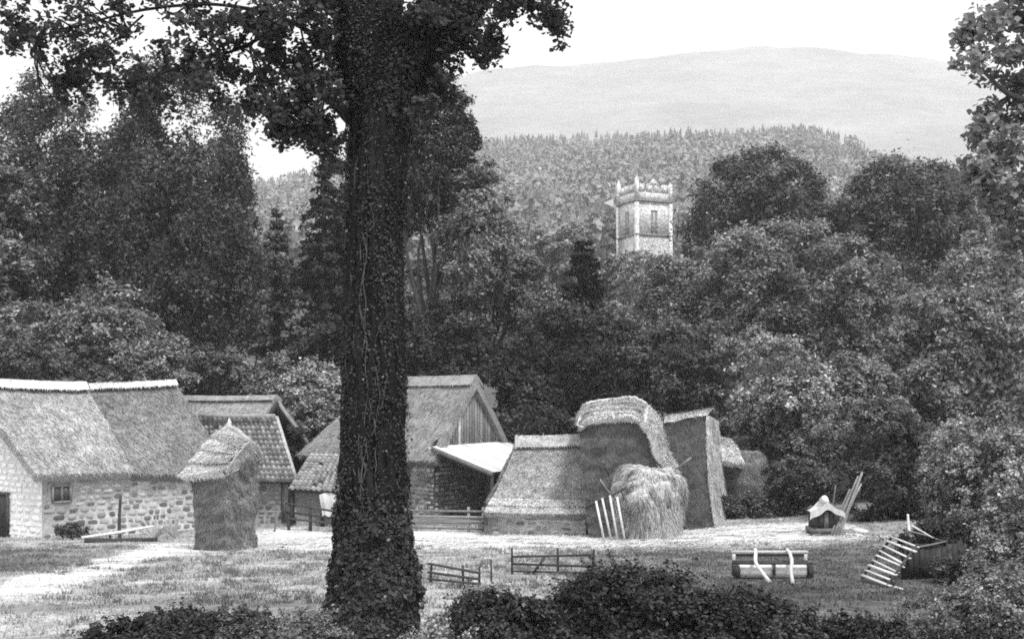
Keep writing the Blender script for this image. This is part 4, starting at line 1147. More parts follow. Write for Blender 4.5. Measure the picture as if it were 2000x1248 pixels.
fence('sheep_hurdle', 'three-barred low hurdle standing in the field right beside the trunk', P(836, 0, 29.6), P(938, 0, 28.6), (.05, .68, .98), ((.5, .34), (.28, .18), (.1, .06)), D_m='wood_dark', cat='hurdle', ph=.5, pr=.05, rw=.055, group='hurdles in the field')
h2 = fence('sheep_hurdle', 'hurdle with diagonal brace in the field above the dark foreground bush', P(1000, 0, 31.6), P(1156, 0, 31.8), (.0, .58, 1.0), ((.5, .56), (.3, .24), (.1, .06)), D_m='wood_dark', cat='hurdle', ph=.72, pr=.05, rw=.055, group='hurdles in the field')
bm_ = MB(); qa = P(1042, 0, 31.5); qb = P(1066, 0, 31.5); beam(bm_, V3(qa[0], 31.5, g1(qa[0], 31.5) + .06), V3(qb[0], 31.5, g1(qb[0], 31.5) + .56), .05, .06); bm_.build('brace', M['wood_dark'], h2)

def pole(name, label, a, b, r, m='wood', cat='pole', group=None, seg=7):
    a = np.asarray(a, float); b = np.asarray(b, float)
    lowq = a if a[2] < b[2] else b
    mb = MB(); c = curve([a, (a + b) / 2 + rng.normal(0, .02, 3) * np.linalg.norm(b - a), b], 8)
    tube(mb, c, np.linspace(r, r * .7, 8), seg, rough=.06)
    me = mb.mesh(name, M[m], True, lowq)
    o = obj(name, me); o.location = Vector(lowq); o['label'] = label; o['category'] = cat
    if group: o['group'] = group
    return o
def onG(px, D, h=0.0):
    q = P(px, 0, D); q[2] = g1(q[0], q[1]) + h; return q
pole('fence_stake', 'thin stake standing alone between the two field hurdles', onG(960, 29.5, -.1), onG(959, 29.5, .62), .03, 'wood_dark', 'stake')
pole('leaning_pole', 'pale pole leaning at the tiled shed corner by dark rails', onG(536, 51.3, -.05), P(546, 988, 51.6), .05, 'wood', 'pole')
pole('gate_post', 'dark post standing against the left barn wall behind fallen poles', onG(234, 48.6, -.1), P(236, 967, 48.6), .08, 'wood_dark', 'post')
pole('fallen_pole', 'long pale pole lying aslant before the left barn wall', P(160, 1050, 45.6), P(300, 1027, 47.0), .07, 'wood_pale', 'pole')
pole('fallen_log', 'thick dark log on the ground below the long pale pole', onG(165, 44.9, .08), onG(308, 45.6, .08), .13, 'wood_dark', 'log')
pole('trestle_leg', 'short dark prop under the long pale pole by the barn', onG(215, 46.1, -.02), P(216, 1041, 46.2), .06, 'wood_dark', 'prop')

# ------------------------------------------------------------------ field roller
def roller():
    D0 = 30.8
    q = onG(1508, D0); x0, z0 = q[0], q[2]
    root = thing('field_roller', 'horse-drawn field roller with pale frame and two curved shafts on the grass', 'roller', (x0, D0, z0))
    R = .2; W = 2.0
    def cyl(xa, xb, nm, m):
        b = MB(); n = 28; a = np.linspace(0, 2 * np.pi, n, endpoint=False)
        xs_ = [xa, xa, xa + .01, xb - .01, xb, xb]; rs = [R * .3, R * .97, R, R, R * .97, R * .3]
        V = np.array([[x0 + x, D0 + r * math.cos(t), z0 + R + r * math.sin(t)] for x, r in zip(xs_, rs) for t in a])
        f = [[i * n + j, i * n + (j + 1) % n, (i + 1) * n + (j + 1) % n, (i + 1) * n + j] for i in range(5) for j in range(n)]
        b.add(V, f); b.build(nm, m, root, True)
    cyl(-W / 2 + .09, -.04, 'drum', M['iron']); cyl(.04, W / 2 - .09, 'drum', M['iron'])
    ax = MB(); tube(ax, [V3(x0 - W / 2 - .05, D0, z0 + R), V3(x0 + W / 2 + .05, D0, z0 + R)], .035, 8); ax.build('axle', M['iron_dark'], root)
    for sx in (-1, 1):
        c = MB(); beam(c, V3(x0 + sx * (W / 2), D0 - R - .08, z0 + R), V3(x0 + sx * (W / 2), D0 + R + .1, z0 + R), .1, .32); c.build('end_plate', M['wood_dark'], root)
        c = MB(); beam(c, V3(x0 + sx * (W / 2 - .01), D0 + .3, z0 + R + .1), V3(x0 + sx * (W / 2 - .01), D0 + .3, z0 + .68), .09, .07); c.build('upright', M['wood_pale'], root)
    c = MB(); beam(c, V3(x0 - W / 2 - .05, D0 - R - .06, z0 + .44), V3(x0 + W / 2 + .05, D0 - R - .06, z0 + .44), .06, .06); c.build('front_beam', M['wood_dark'], root)
    c = MB(); beam(c, V3(x0 - W / 2 - .04, D0 + R + .06, z0 + .4), V3(x0 + W / 2 + .04, D0 + R + .06, z0 + .4), .07, .08); c.build('rear_beam', M['wood_dark'], root)
    c = MB(); beam(c, V3(x0 - W / 2 - .05, D0 + .3, z0 + .67), V3(x0 + W / 2 + .05, D0 + .3, z0 + .67), .09, .07); c.build('top_rail', M['wood_pale'], root)
    c = MB(); beam(c, V3(x0 - W / 2 + .05, D0 + .3, z0 + .58), V3(x0 + W / 2 - .05, D0 + .3, z0 + .58), .05, .06); c.build('under_rail', M['wood_dark'], root)
    c = MB(); beam(c, V3(x0, D0 - R - .06, z0 + .12), V3(x0, D0 - R - .06, z0 + .42), .06, .06); c.build('centre_bracket', M['iron_dark'], root)
    for pts in (((1479, .74, .32), (1476, .66, .0), (1471, .5, -.45), (1474, .36, -.9), (1486, .12, -1.55)),
                ((1541, .74, .32), (1543, .66, .0), (1541, .5, -.45), (1533, .34, -.95), (1527, .05, -1.7))):
        c = MB(); pp = []
        for pxx, h, dy in pts:
            x = (pxx - 1000) / F * (D0 + dy * .3); pp.append(V3(x, D0 + dy, z0 + h - dy * .03))
        pp[-1][2] = g1(pp[-1][0], pp[-1][1]) + .05
        tube(c, curve(pp, 16), .048, 8); c.build('shaft', M['wood_pale'], root, True)
roller()

# ------------------------------------------------------------------ hen coop, leaning poles, planks
def coop():
    D0 = 44.6
    q = onG(1609, D0); x0, z0 = q[0], P(1609, 1043, D0)[2]
    root = thing('hen_coop', 'small dark hen coop with pale sheeting over its ridge by the poles', 'coop', (x0, D0, z0))
    def box(nm, a, b, m):
        c = MB(); a = np.asarray(a, float); b = np.asarray(b, float); beam(c, V3((a[0] + b[0]) / 2, a[1], (a[2] + b[2]) / 2) + V3(x0, D0, z0), V3((a[0] + b[0]) / 2, b[1], (a[2] + b[2]) / 2) + V3(x0, D0, z0), b[0] - a[0], b[2] - a[2], jit=.008); c.build(nm, M[m], root)
    box('base', (-.6, -.5, .1), (.52, .5, .28), 'wood')
    for sx in (-.5, .42): box('skid', (sx - .05, -.55, -.15), (sx + .05, .55, .1), 'wood_dark')
    for i in range(5): box('board', (-.5 + i * .2, -.42, .28), (-.5 + i * .2 + .18, -.38, .92), 'wood' if i == 2 else 'wood_dark')
    for i in range(4):
        box('board', (-.5, -.36 + i * .2, .28), (-.46, -.36 + i * .2 + .17, .9), 'wood_dark'); box('board', (.46, -.36 + i * .2, .28), (.5, -.36 + i * .2 + .17, .9), 'wood_dark')
    box('board', (-.5, .38, .28), (.5, .42, .9), 'wood_dark')
    for sx in (-1, 1):
        c = MB(); o = V3(x0, D0, z0)
        f = bil(o + V3(sx * .6, -.5, .88), o + V3(sx * .6, .5, .88), o + V3(0, .55, 1.26), o + V3(0, -.55, 1.26))
        ff = lambda u, v: f(u, v) + Z1 * (.05 * np.sin(v * 5 + u * 3))[..., None]
        patch(c, ff, 10, 8, .03, .3); patch(c, lambda u, v: ff(u, v) - Z1 * .03, 10, 8, .03, .3)
        c.build('roof_sheet', M['cloth'], root, True)
    for sx in (-1, 1):
        c = MB(); o = V3(x0, D0, z0)
        fl = bil(o + V3(sx * .7, -.58, .66 + .04 * sx), o + V3(0, -.58, 1.02), o + V3(0, -.56, 1.3), o + V3(sx * .68, -.56, .9))
        patch(c, lambda u, v: fl(u, v) + np.stack([0 * u, .02 * np.sin(u * 16), .025 * np.sin(u * 9)], -1), 14, 5, .01, .2)
        c.build('front_flap', M['cloth'], root, True)
    c = MB(); tube(c, [V3(x0 - .02, D0 - .5, z0 + 1.3), V3(x0 + .03, D0, z0 + 1.37), V3(x0 + .05, D0 + .5, z0 + 1.3)], [.1, .16, .1], 9, rough=.15); c.build('ridge_bundle', M['cloth'], root, True)
coop()
for i, (a, b, r, w) in enumerate((((1622, 1026, 43.9), (1660, 955, 45.2), .05, 'short pole leaning behind the hen coop, leftmost of the leaning poles'),
                                  ((1628, 1032, 43.9), (1676, 930, 45.2), .06, 'longest thin pole leaning on the bush right of the coop'),
                                  ((1634, 1034, 43.9), (1684, 922, 45.2), .065, 'thick grey pole leaning beside the longest pole by the coop'),
                                  ((1640, 1036, 43.9), (1682, 945, 45.2), .05, 'rightmost pole leaning on the bush behind the pale planks'),
                                  ((1612, 988, 45.3), (1632, 948, 45.6), .04, 'short thin pole sticking up behind the coop roof'))):
    a = P(*a); 
    if i < 4: a[2] = g1(a[0], a[1]) - .03
    else: a[2] = g1(a[0], a[1])
    pole('leaning_pole', w, a, P(*b), r, 'wood', 'pole', 'poles leaning by the hen coop')
def plank(label, a, b, w=.2, t=.04, m='wood_pale', group=None, name='plank', cat='plank'):
    a = np.asarray(a, float); b = np.asarray(b, float); lowq = (a + b) / 2; lowq[2] = min(a[2], b[2])
    mb = MB(); beam(mb, a, b, w, t, jit=.012)
    o = obj(name, mb.mesh(name, M[m], False, lowq)); o.location = Vector(lowq); o['label'] = label; o['category'] = cat
    if group: o['group'] = group
plank('short pale plank lying nearest the hen coop', onG(1643, 44.4, .22), onG(1662, 44.6, .2), .3, .08, group='planks by the coop')
plank('broad pale plank lying in the grass right of the coop', onG(1665, 44.2, .22), onG(1690, 43.6, .1), .34, .1, group='planks by the coop')
plank('thin pale plank under the broad plank by the coop', onG(1668, 43.4, .07), onG(1684, 43.0, .05), .12, .05, group='planks by the coop')

# ------------------------------------------------------------------ tipped cart with slatted rave
def old_cart():
    D0 = 31.0
    q = onG(1815, D0)
    root = thing('old_cart', 'dark boarded old cart with a pale slatted side leaning against it', 'cart', tuple(q))
    z0 = q[2] - .1
    a = P(1762, 0, 30.4); b = P(1880, 0, 31.2); c = P(1905, 0, 32.8); d = P(1790, 0, 32.6)
    zt = P(1800, 1062, 31)[2]
    def side(p0, p1, n):
        for i in range(n):
            s = (i + .5) / n; w = np.linalg.norm((p1 - p0)[:2]) / n
            qq = lerp(p0, p1, np.array(s)); m_ = MB(); N = nrm(np.cross(p1 * V3(1, 1, 0) - p0 * V3(1, 1, 0), Z1))
            beam(m_, qq * V3(1, 1, 0) + Z1 * z0, qq * V3(1, 1, 0) + Z1 * (zt + rng.uniform(-.12, .08)), w - .02, .04, up=N, jit=.012); m_.build('board', M['wood_dark'], root)
    side(a, b, 11); side(b, c, 6); side(c, d, 10); side(d, a, 9)
    fl = MB(); fl.add(np.array([p * V3(1, 1, 0) + Z1 * (zt * .45 + z0 * .55) for p in (a, b, c, d)] + [p * V3(1, 1, 0) + Z1 * (zt * .45 + .55 * z0 - .08) for p in (a, b, c, d)]), BOXF); fl.build('floor', M['wood_dark'], root)
    # slatted rave leaning from the ground at left up to the cart
    A = P(1684, 1128, 30.0); B = P(1732, 1152, 28.9); A[2] = max(A[2], g1(A[0], A[1]) + .03); B[2] = max(B[2], g1(B[0], B[1]) + .03)
    A2 = P(1744, 1046, 31.4); B2 = P(1792, 1064, 30.2)
    rv = MB(); tube(rv, [A, lerp(A, A2, np.array(.5)) + Z1 * .03, A2], .04, 6); tube(rv, [B, lerp(B, B2, np.array(.5)) + Z1 * .03, B2], .04, 6)
    rave = rv.build('rave', M['wood_dark'], root)
    for i in range(9):
        s = .02 + i * .115
        p0 = lerp(A, A2, np.array(s)) + V3(-.05, -.05, .06); p1 = lerp(B, B2, np.array(s - .02 + rng.uniform(-.02, .02))) + V3(.05, -.05, .0) + rng.normal(0, .03, 3)
        m_ = MB(); beam(m_, p0, p1, .085, .035, jit=.012); m_.build('slat', M['wood_pale'], rave)
    return zt
zt = old_cart()
tree(1875, 1085, 1160, 60, 29.8, 'low dark brambles growing over the front of the old cart', 'leaf', name='bramble_bush', cat='bush', n=9000, nclump=80, ls=.1, cr=.22, depth=.6, limbs=6, shoots=50, shoot_len=1.0)
tree(1845, 1005, 1110, 85, 32.2, 'dark tangled brush heaped on and behind the old cart', 'leaf_dark', name='brush_heap', cat='brush', n=12000, nclump=90, ls=.11, cr=.2, depth=.9, limbs=14, shoots=60, shoot_len=1.2)
for nm, a, b, r, lab in (('stick', (1776, 1040, 31.2), (1773, 1004, 31.4), .045, 'pale upright board end standing on the old dark cart'),
                     ('stick', (1780, 1026, 31.5), (1822, 1050, 31.2), .03, 'pale stick lying slantwise on top of the old cart'),
                     ('stick', (1770, 1036, 31.0), (1840, 1056, 31.5), .025, 'long thin stick across the top of the old cart'),
                     ('stick', (1795, 1068, 30.6), (1850, 1056, 30.9), .03, 'grey stick hanging across the front of the old cart')):
    pole(nm, lab, P(*a), P(*b), r, 'wood_pale' if 'pale' in lab else 'wood', 'stick', 'sticks on the old cart')
pole('fallen_stick', 'short pale curved stick on the grass below the old cart', onG(1748, 28.6, .04), onG(1764, 27.9, .04), .035, 'wood_pale', 'stick')

# ------------------------------------------------------------------ church tower
def tower():
    D0 = 180.0; ang = rad(22.6); S = 6.15
    ex = V3(math.cos(ang), math.sin(ang) * 1.0, 0); ey = V3(-math.sin(ang), math.cos(ang), 0)   # along the right face; away along the left face
    c0 = P(1243.5, 0, D0)
    ztop = P(1243, 359, D0)[2]; zb = g1(c0[0], D0) - 1.0
    o = c0 * V3(1, 1, 0) + Z1 * zb
    root = thing('church_tower', 'pale stone church tower with battlements and pinnacles rising above the trees', 'tower', tuple(o))
    H = ztop - zb
    L = lambda a, b, z: c0 * V3(1, 1, 0) + ex * a + ey * b + Z1 * z
    zs1 = P(1243, 458, D0)[2]; zs2 = P(1243, 391, D0)[2]
    def pris(nm, a0, a1, b0, b1, z0, z1, m, par=None):
        m_ = MB(); m_.add([L(a0, b0, z0), L(a1, b0, z0), L(a1, b1, z0), L(a0, b1, z0), L(a0, b0, z1), L(a1, b0, z1), L(a1, b1, z1), L(a0, b1, z1)], BOXF); return m_.build(nm, M[m], par or root)
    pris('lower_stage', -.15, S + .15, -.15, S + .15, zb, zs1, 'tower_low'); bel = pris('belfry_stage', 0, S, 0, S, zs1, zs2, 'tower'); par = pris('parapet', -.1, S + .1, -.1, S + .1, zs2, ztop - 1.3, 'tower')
    for z in (zs1, zs2): pris('string_course', -.3, S + .3, -.3, S + .3, z - .14, z + .12, 'tower_dark')
    # corner buttresses
    for a, b in ((0, 0), (S, 0), (0, S), (S, S)):
        pris('buttress', a - .3, a + .3, b - .3, b + .3, zb, zs2 - .3, 'tower')
    # merlons
    z0, z1 = ztop - 1.3, ztop + .1
    n = 4
    for k in range(n):
        s = .35 + k * (S - .7) / n + .16; w = (S - .7) / n * .66
        for face in range(4):
            if face == 0: q = (s, s + w, -.08, .35)
            elif face == 1: q = (-.08, .35, s, s + w)
            elif face == 2: q = (s, s + w, S - .35, S + .08)
            else: q = (S - .35, S + .08, s, s + w)
            hh = z1 + (1.1 if (k == 2 and face == 0) else 0)
            ml = pris('merlon', *q, z0, z1 - .0, 'tower', par)
    # gabled centre merlon on the front
    m_ = MB(); a0, a1 = S * .34, S * .66; zz = z1 - .1
    f = [L(a0, -.14, zz), L(a1, -.14, zz), L((a0 + a1) / 2, -.14, zz + 1.0), L(a0, .3, zz), L(a1, .3, zz), L((a0 + a1) / 2, .3, zz + 1.0)]
    m_.add(f, [[0, 1, 4, 3], [1, 2, 5, 4], [2, 0, 3, 5]]); m_.f.append(np.array([[0, 2, 1]])); m_.f.append(np.array([[3, 4, 5]])); m_.build('gablet', M['tower'], root)
    for (a, b), h in (((0, 0), .55), ((S, 0), .4), ((0, S), .8), ((S, S), .35)):
        zq = z1 + (.75 if a == 0 else .05)
        pris('pinnacle', a - .28, a + .28, b - .28, b + .28, zs2, zq, 'tower')
        m_ = MB(); v = [L(a - .22, b - .22, zq), L(a + .22, b - .22, zq), L(a + .22, b + .22, zq), L(a - .22, b + .22, zq), L(a + .05, b, zq + h)]
        m_.add(v, [[0, 1, 4], [1, 2, 4], [2, 3, 4], [3, 0, 4]]); m_.build('pinnacle', M['tower'], root)
    # two-light belfry windows
    zw0, zw1 = P(1243, 451, D0)[2], P(1243, 411, D0)[2]
    for face in (0, 1):
        cx = S * .52
        for i in (-1, 1):
            c = cx + i * .36
            wn = pris('window', c - .21, c + .21, -.03, .25, zw0 - .3, zw1, 'tower_dark') if face == 0 else pris('window', -.03, .25, c - .21, c + .21, zw0 - .3, zw1, 'tower_dark')
            for j in range(5):
                z = zw0 + (j + .5) * (zw1 - zw0) / 5
                if face == 0: pris('louvre', c - .15, c + .15, -.08, -.035, z - .05, z + .05, 'tower', wn)
                else: pris('louvre', -.08, -.035, c - .15, c + .15, z - .05, z + .05, 'tower', wn)
        q = (cx - .6, cx + .6, -.14, .02) if face == 0 else (-.14, .02, cx - .6, cx + .6)
        pris('hood_mould', *q, zw1 + .05, zw1 + .28, 'tower')
tower()

# ------------------------------------------------------------------ trees behind the farm
tree(335, 160, 800, 185, 76, 'huge dark dense tree behind the left barn, nearest the trunk', 'leaf_deep', n=52000, nclump=230, ls=.3, cr=.15, depth=5.5, lob=.2, flat=1.7, upb=.25)
tree(110, 180, 800, 190, 80, 'huge dark tree behind the barn at the left edge', 'leaf_deep', n=46000, nclump=210, ls=.31, cr=.15, depth=5.5, lob=.2, flat=1.7, upb=.25)
tree(-60, 235, 800, 130, 74, 'broad tree cut by the left edge of the picture', 'leaf_mid', n=24000, nclump=120, ls=.31, cr=.17, depth=5)
tree(225, 560, 800, 150, 70, 'lighter bushy tree low before the two huge left trees', 'leaf_mid', n=20000, nclump=120, ls=.26, cr=.17, depth=3)
tree(60, 610, 800, 140, 69, 'lighter bushy tree low behind the barn at far left', 'leaf_mid', n=18000, nclump=110, ls=.26, cr=.17, depth=3)
conifer(540, 395, 84, 82, 'pale feathery conifer in the gap left of the big trunk', 'needle_pale', n=13000, ls=.36, rows=20, droop=.22, jag=.35)
conifer(632, 300, 78, 112, 'dark conifer with tiered boughs just left of the big trunk', 'leaf_dark', n=20000, ls=.36, rows=24, droop=.2, jag=.4)
tree(700, 250, 760, 95, 82, 'dark tree directly behind the big trunk', 'leaf_dark', n=17000, nclump=110, ls=.34, cr=.2)
tree(850, 175, 520, 95, 74, 'tall spreading tree with bare limbs right behind the big trunk', 'leaf_dark', n=22000, nclump=95, ls=.3, cr=.2, limbs=9, core=.05, trunk_r=.5)
tree(930, 310, 620, 90, 72, 'open tree with slanting limbs right of the spreading tree', 'leaf_mid', n=12500, nclump=62, ls=.28, cr=.22, limbs=9, core=.03, lean=-3.0, trunk_r=.35)
tree(1005, 470, 690, 80, 76, 'wispy tree with curved limb left of the small dark conifer', 'leaf_mid', n=13000, nclump=80, ls=.28, cr=.2, limbs=8, core=.06, lean=-3.5, trunk_r=.3)
tree(860, 600, 780, 120, 70, 'dark low tree behind the thatched building ridge', 'leaf_dark', n=19000, nclump=110, ls=.27, cr=.18, depth=3)
conifer(1140, 466, 80, 66, 'small black pointed conifer left of the church tower', 'needle', n=15000, ls=.36, rows=24, droop=.1, power=.5, jag=.22, zlow=.25)
tree(1150, 600, 860, 150, 72, 'very dark laurel-like tree behind the tall thatched rick', 'leaf_dark', n=30000, nclump=170, ls=.25, cr=.16, depth=4)
tree(1030, 690, 860, 70, 70, 'dark shrubby tree behind the white lean-to', 'leaf_dark', n=12000, nclump=80, ls=.24, cr=.2, depth=2.5)
tree(1330, 590, 860, 140, 70, 'mid grey bushy tree above the flat-faced rick', 'leaf', n=26000, nclump=160, ls=.25, cr=.16, depth=4)
tree(1480, 285, 640, 148, 112, 'tall round-headed tree just right of the church tower', 'leaf', n=30000, nclump=150, ls=.42, cr=.18, lob=.1, hollow=False)
tree(1772, 290, 640, 150, 108, 'tall flat-topped round tree at right, near the edge', 'leaf', n=30000, nclump=150, ls=.42, cr=.18, lob=.1, hollow=False)
tree(1555, 430, 800, 295, 88, 'broadest tree, wide pale-leaved dome in front of the round-headed trees', 'leaf_mid', n=62000, nclump=330, ls=.32, cr=.115, depth=6.5, lob=.12)
tree(1345, 470, 700, 110, 92, 'smaller leafy tree under the church tower', 'leaf_mid', n=17000, nclump=110, ls=.34, cr=.17)
tree(1850, 560, 900, 190, 66, 'wide leafy tree low at the right side of the picture', 'leaf_mid', n=34000, nclump=190, ls=.26, cr=.15, depth=5)
tree(1960, 420, 720, 110, 84, 'pale leafy tree at the right edge below hanging leaves', 'leaf_pale', n=15000, nclump=90, ls=.32, cr=.19)
tree(1520, 650, 930, 128, 62, 'pale rounded shrub behind the small bushy rick', 'leaf_pale', name='shrub', cat='shrub', n=28000, nclump=170, ls=.22, cr=.15, depth=3.5)
tree(1690, 760, 960, 120, 58, 'mid grey shrub behind the leaning poles', 'leaf_mid', name='shrub', cat='shrub', n=20000, nclump=130, ls=.2, cr=.16, depth=3)
tree(1420, 760, 960, 90, 66, 'dark shrub directly behind the small bushy rick', 'leaf', name='shrub', cat='shrub', n=14000, nclump=100, ls=.21, cr=.18, depth=2.5)
tree(1250, 490, 640, 45, 130, 'thin pale half-bare tree below the church tower', 'leaf_pale', n=2600, nclump=40, ls=.4, cr=.28, core=0, limbs=12, trunk_r=.2)
for i, (px_, top_, hw_, D_, lab) in enumerate(((1080, 435, 85, 190, 'hazy round tree on the slope left of the tower'), (1180, 450, 70, 200, 'hazy tree just behind the black conifer'), (1228, 488, 72, 160, 'hazy tree hiding the foot of the church tower'),
                                               (1000, 470, 75, 185, 'hazy tree on the slope above the wispy tree'), (1390, 440, 60, 195, 'hazy tree peeping right of the tower'),
                                               (1640, 400, 70, 210, 'hazy tree in the gap between the two round-headed trees'), (540, 440, 70, 200, 'hazy tree on the far slope left of the trunk'), (850, 470, 75, 170, 'hazy tree seen between the limbs just right of the trunk'), (915, 500, 60, 165, 'hazy tree seen between the slanting limbs'))):
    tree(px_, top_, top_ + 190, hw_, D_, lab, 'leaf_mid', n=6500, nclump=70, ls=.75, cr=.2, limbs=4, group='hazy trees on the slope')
for px_, D_ in ((930, 150), (1060, 140), (1200, 150), (1290, 150), (1930, 140)):
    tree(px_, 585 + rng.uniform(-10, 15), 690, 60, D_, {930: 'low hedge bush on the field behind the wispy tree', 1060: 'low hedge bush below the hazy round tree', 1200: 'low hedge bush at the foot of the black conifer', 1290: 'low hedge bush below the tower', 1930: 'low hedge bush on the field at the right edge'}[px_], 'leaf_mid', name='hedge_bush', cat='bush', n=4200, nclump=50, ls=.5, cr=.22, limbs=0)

tree(1000, 640, 770, 70, 90, 'mid grey bush low behind the wispy tree', 'leaf', name='shrub', cat='shrub', n=9000, nclump=70, ls=.3, cr=.2)
# hedge behind the barns
for px_, top_, bot_, hw_, D_, m_, lab in ((40, 672, 800, 110, 64, 'leaf', 'hedge shrub behind the left barn ridge at the edge'), (170, 690, 800, 95, 66, 'leaf', 'hedge shrub behind the middle of the left barn ridge'),
                                          (300, 668, 800, 95, 66, 'leaf_mid', 'hedge shrub behind the right end of the left barn ridge'), (420, 680, 830, 90, 68, 'leaf', 'hedge shrub behind the dark gabled barn'),
                                          (520, 690, 840, 85, 68, 'leaf_mid', 'paler hedge shrub above the dark gable'), (615, 705, 860, 80, 67, 'leaf_pale', 'pale hedge shrub between dark gable and big trunk'),
                                          (560, 800, 930, 45, 64, 'leaf_dark', 'dark bush filling the gap below the dark gable')):
    tree(px_, top_, bot_, hw_, D_, lab, m_, name='shrub', cat='shrub', n=13000, nclump=95, ls=.22, cr=.19, depth=1.8, limbs=5, group='hedge shrubs behind the barns')

# bushes on the right side of the yard
tree(1770, 770, 1075, 120, 49.5, 'big dark elder bush behind the leaning poles and old cart', 'leaf', name='shrub', cat='shrub', n=34000, nclump=200, ls=.17, cr=.15, depth=3)
tree(1500, 845, 965, 85, 61, 'dark shrub filling the gap behind the small bushy rick and coop', 'leaf', name='shrub', cat='shrub', n=12000, nclump=90, ls=.19, cr=.2, depth=2)
tree(1060, 790, 900, 95, 63, 'dark bush behind the low thatched shed', 'leaf_dark', name='shrub', cat='shrub', n=12000, nclump=90, ls=.2, cr=.2, depth=2)
tree(1560, 890, 1010, 75, 54, 'low dark bush left of the hen coop', 'leaf', name='shrub', cat='shrub', n=12000, nclump=90, ls=.17, cr=.2, depth=1.6)
tree(1480, 960, 1035, 95, 53.5, 'low dark weedy bank between small rick and coop', 'leaf', name='shrub', cat='shrub', n=9000, nclump=90, ls=.15, cr=.2, depth=.9, limbs=0)
tree(1935, 800, 1090, 110, 36, 'pale leafy bramble bush at the right edge beside the old cart', 'leaf_pale', name='bramble_bush', cat='bush', n=34000, nclump=200, ls=.13, cr=.15, depth=2.2)
tree(1985, 930, 1250, 95, 28, 'brightest bramble bush at the lower right edge', 'leaf_pale', name='bramble_bush', cat='bush', n=24000, nclump=150, ls=.11, cr=.17, depth=1.5, shoots=70, shoot_len=.6)
tree(1960, 1080, 1290, 110, 24, 'grey bramble bush in the bottom right corner', 'leaf_mid', name='bramble_bush', cat='bush', n=22000, nclump=150, ls=.1, cr=.17, depth=1.3, shoots=70, shoot_len=.6)
tree(1930, 1120, 1330, 120, 19.5, 'large grey bramble bush nearest the camera at bottom right', 'leaf_mid', name='bramble_bush', cat='bush', n=24000, nclump=170, ls=.085, cr=.18, depth=1.1, shoots=60, shoot_len=.6)
tree(1850, 1150, 1290, 70, 24.5, 'low weedy bush left of the corner brambles', 'leaf_mid', name='bramble_bush', cat='bush', n=10000, nclump=90, ls=.09, cr=.2, depth=.9, shoots=70, shoot_len=.6)
tree(1690, 1205, 1290, 95, 18.6, 'dark clipped bush at the bottom edge below the old cart', 'leaf_black', name='shrub', cat='shrub', n=11000, nclump=100, ls=.09, cr=.2, depth=.7, shoots=70, shoot_len=.6)
tree(1225, 1122, 1340, 240, 18.6, 'large dark bush in the foreground below the hurdles', 'leaf_black', name='shrub', cat='shrub', n=40000, nclump=240, ls=.095, cr=.17, depth=1.5, lob=.3, shoots=150, shoot_len=.9)
tree(1450, 1158, 1320, 150, 18.4, 'dark bush in the foreground below the field roller', 'leaf_black', name='shrub', cat='shrub', n=24000, nclump=160, ls=.095, cr=.19, depth=1.2, lob=.28, shoots=70, shoot_len=.6)
tree(985, 1150, 1320, 125, 18.2, 'ragged dark bush in the foreground right of the trunk foot', 'leaf_black', name='shrub', cat='shrub', n=20000, nclump=130, ls=.095, cr=.2, depth=1.0, lob=.16, shoots=70, shoot_len=.6)
tree(880, 1190, 1300, 70, 17.9, 'pale weedy clump at the right foot of the trunk', 'leaf_pale', name='weed_clump', cat='weeds', n=6000, nclump=70, ls=.08, cr=.2, depth=.6, limbs=0, shoots=70, shoot_len=.6)
tree(340, 1180, 1300, 165, 18.6, 'dark low bush at the bottom left of the picture', 'leaf_black', name='shrub', cat='shrub', n=18000, nclump=150, ls=.095, cr=.15, depth=1.0, shoots=70, shoot_len=.6)
tree(500, 1195, 1300, 105, 18.2, 'dark low bush at the bottom between left bush and trunk', 'leaf', name='shrub', cat='shrub', n=12000, nclump=110, ls=.09, cr=.18, depth=.8, shoots=70, shoot_len=.6)
tree(600, 1190, 1300, 60, 18.0, 'weedy clump at the left foot of the trunk', 'leaf_mid', name='weed_clump', cat='weeds', n=6000, nclump=70, ls=.085, cr=.2, depth=.6, limbs=0, shoots=70, shoot_len=.6)
tree(140, 1020, 1055, 32, 47.2, 'small dark weed clump at the barn corner', 'leaf', name='weed_clump', cat='weeds', n=1800, nclump=30, ls=.12, cr=.25, depth=.4, limbs=0)

def flag_plant(px, D, label, n=16, h=1.1):
    q = onG(px, D)
    root = thing('flag_plant', label, 'plant', tuple(q), 'strap-leaved plants by the barn wall')
    for k in range(n):
        a = rng.uniform(-1.2, 1.2); b = rng.uniform(-.6, .6); L = h * rng.uniform(.6, 1.1)
        t = np.linspace(0, 1, 6)
        c = np.stack([q[0] + np.sin(a) * L * t ** 1.2, q[1] + b * .5 * t, q[2] + L * np.cos(a * .8) * t - .25 * L * abs(a) * t ** 3], -1)
        w = .05 * np.sin(np.pi * (.12 + .86 * t))
        V = np.concatenate([c - np.outer(w, [.8, .6, 0]), c + np.outer(w, [.8, .6, 0])])
        m_ = MB(); m_.add(V, [[i, i + 1, i + 7, i + 6] for i in range(5)], 1.0); m_.build('leaf', M['leaf_bright'], root)
flag_plant(300, 47.6, 'pale strap-leaved plant by the barn wall, left of two')
flag_plant(340, 48.2, 'pale strap-leaved plant by the barn wall, nearest the small haystack')

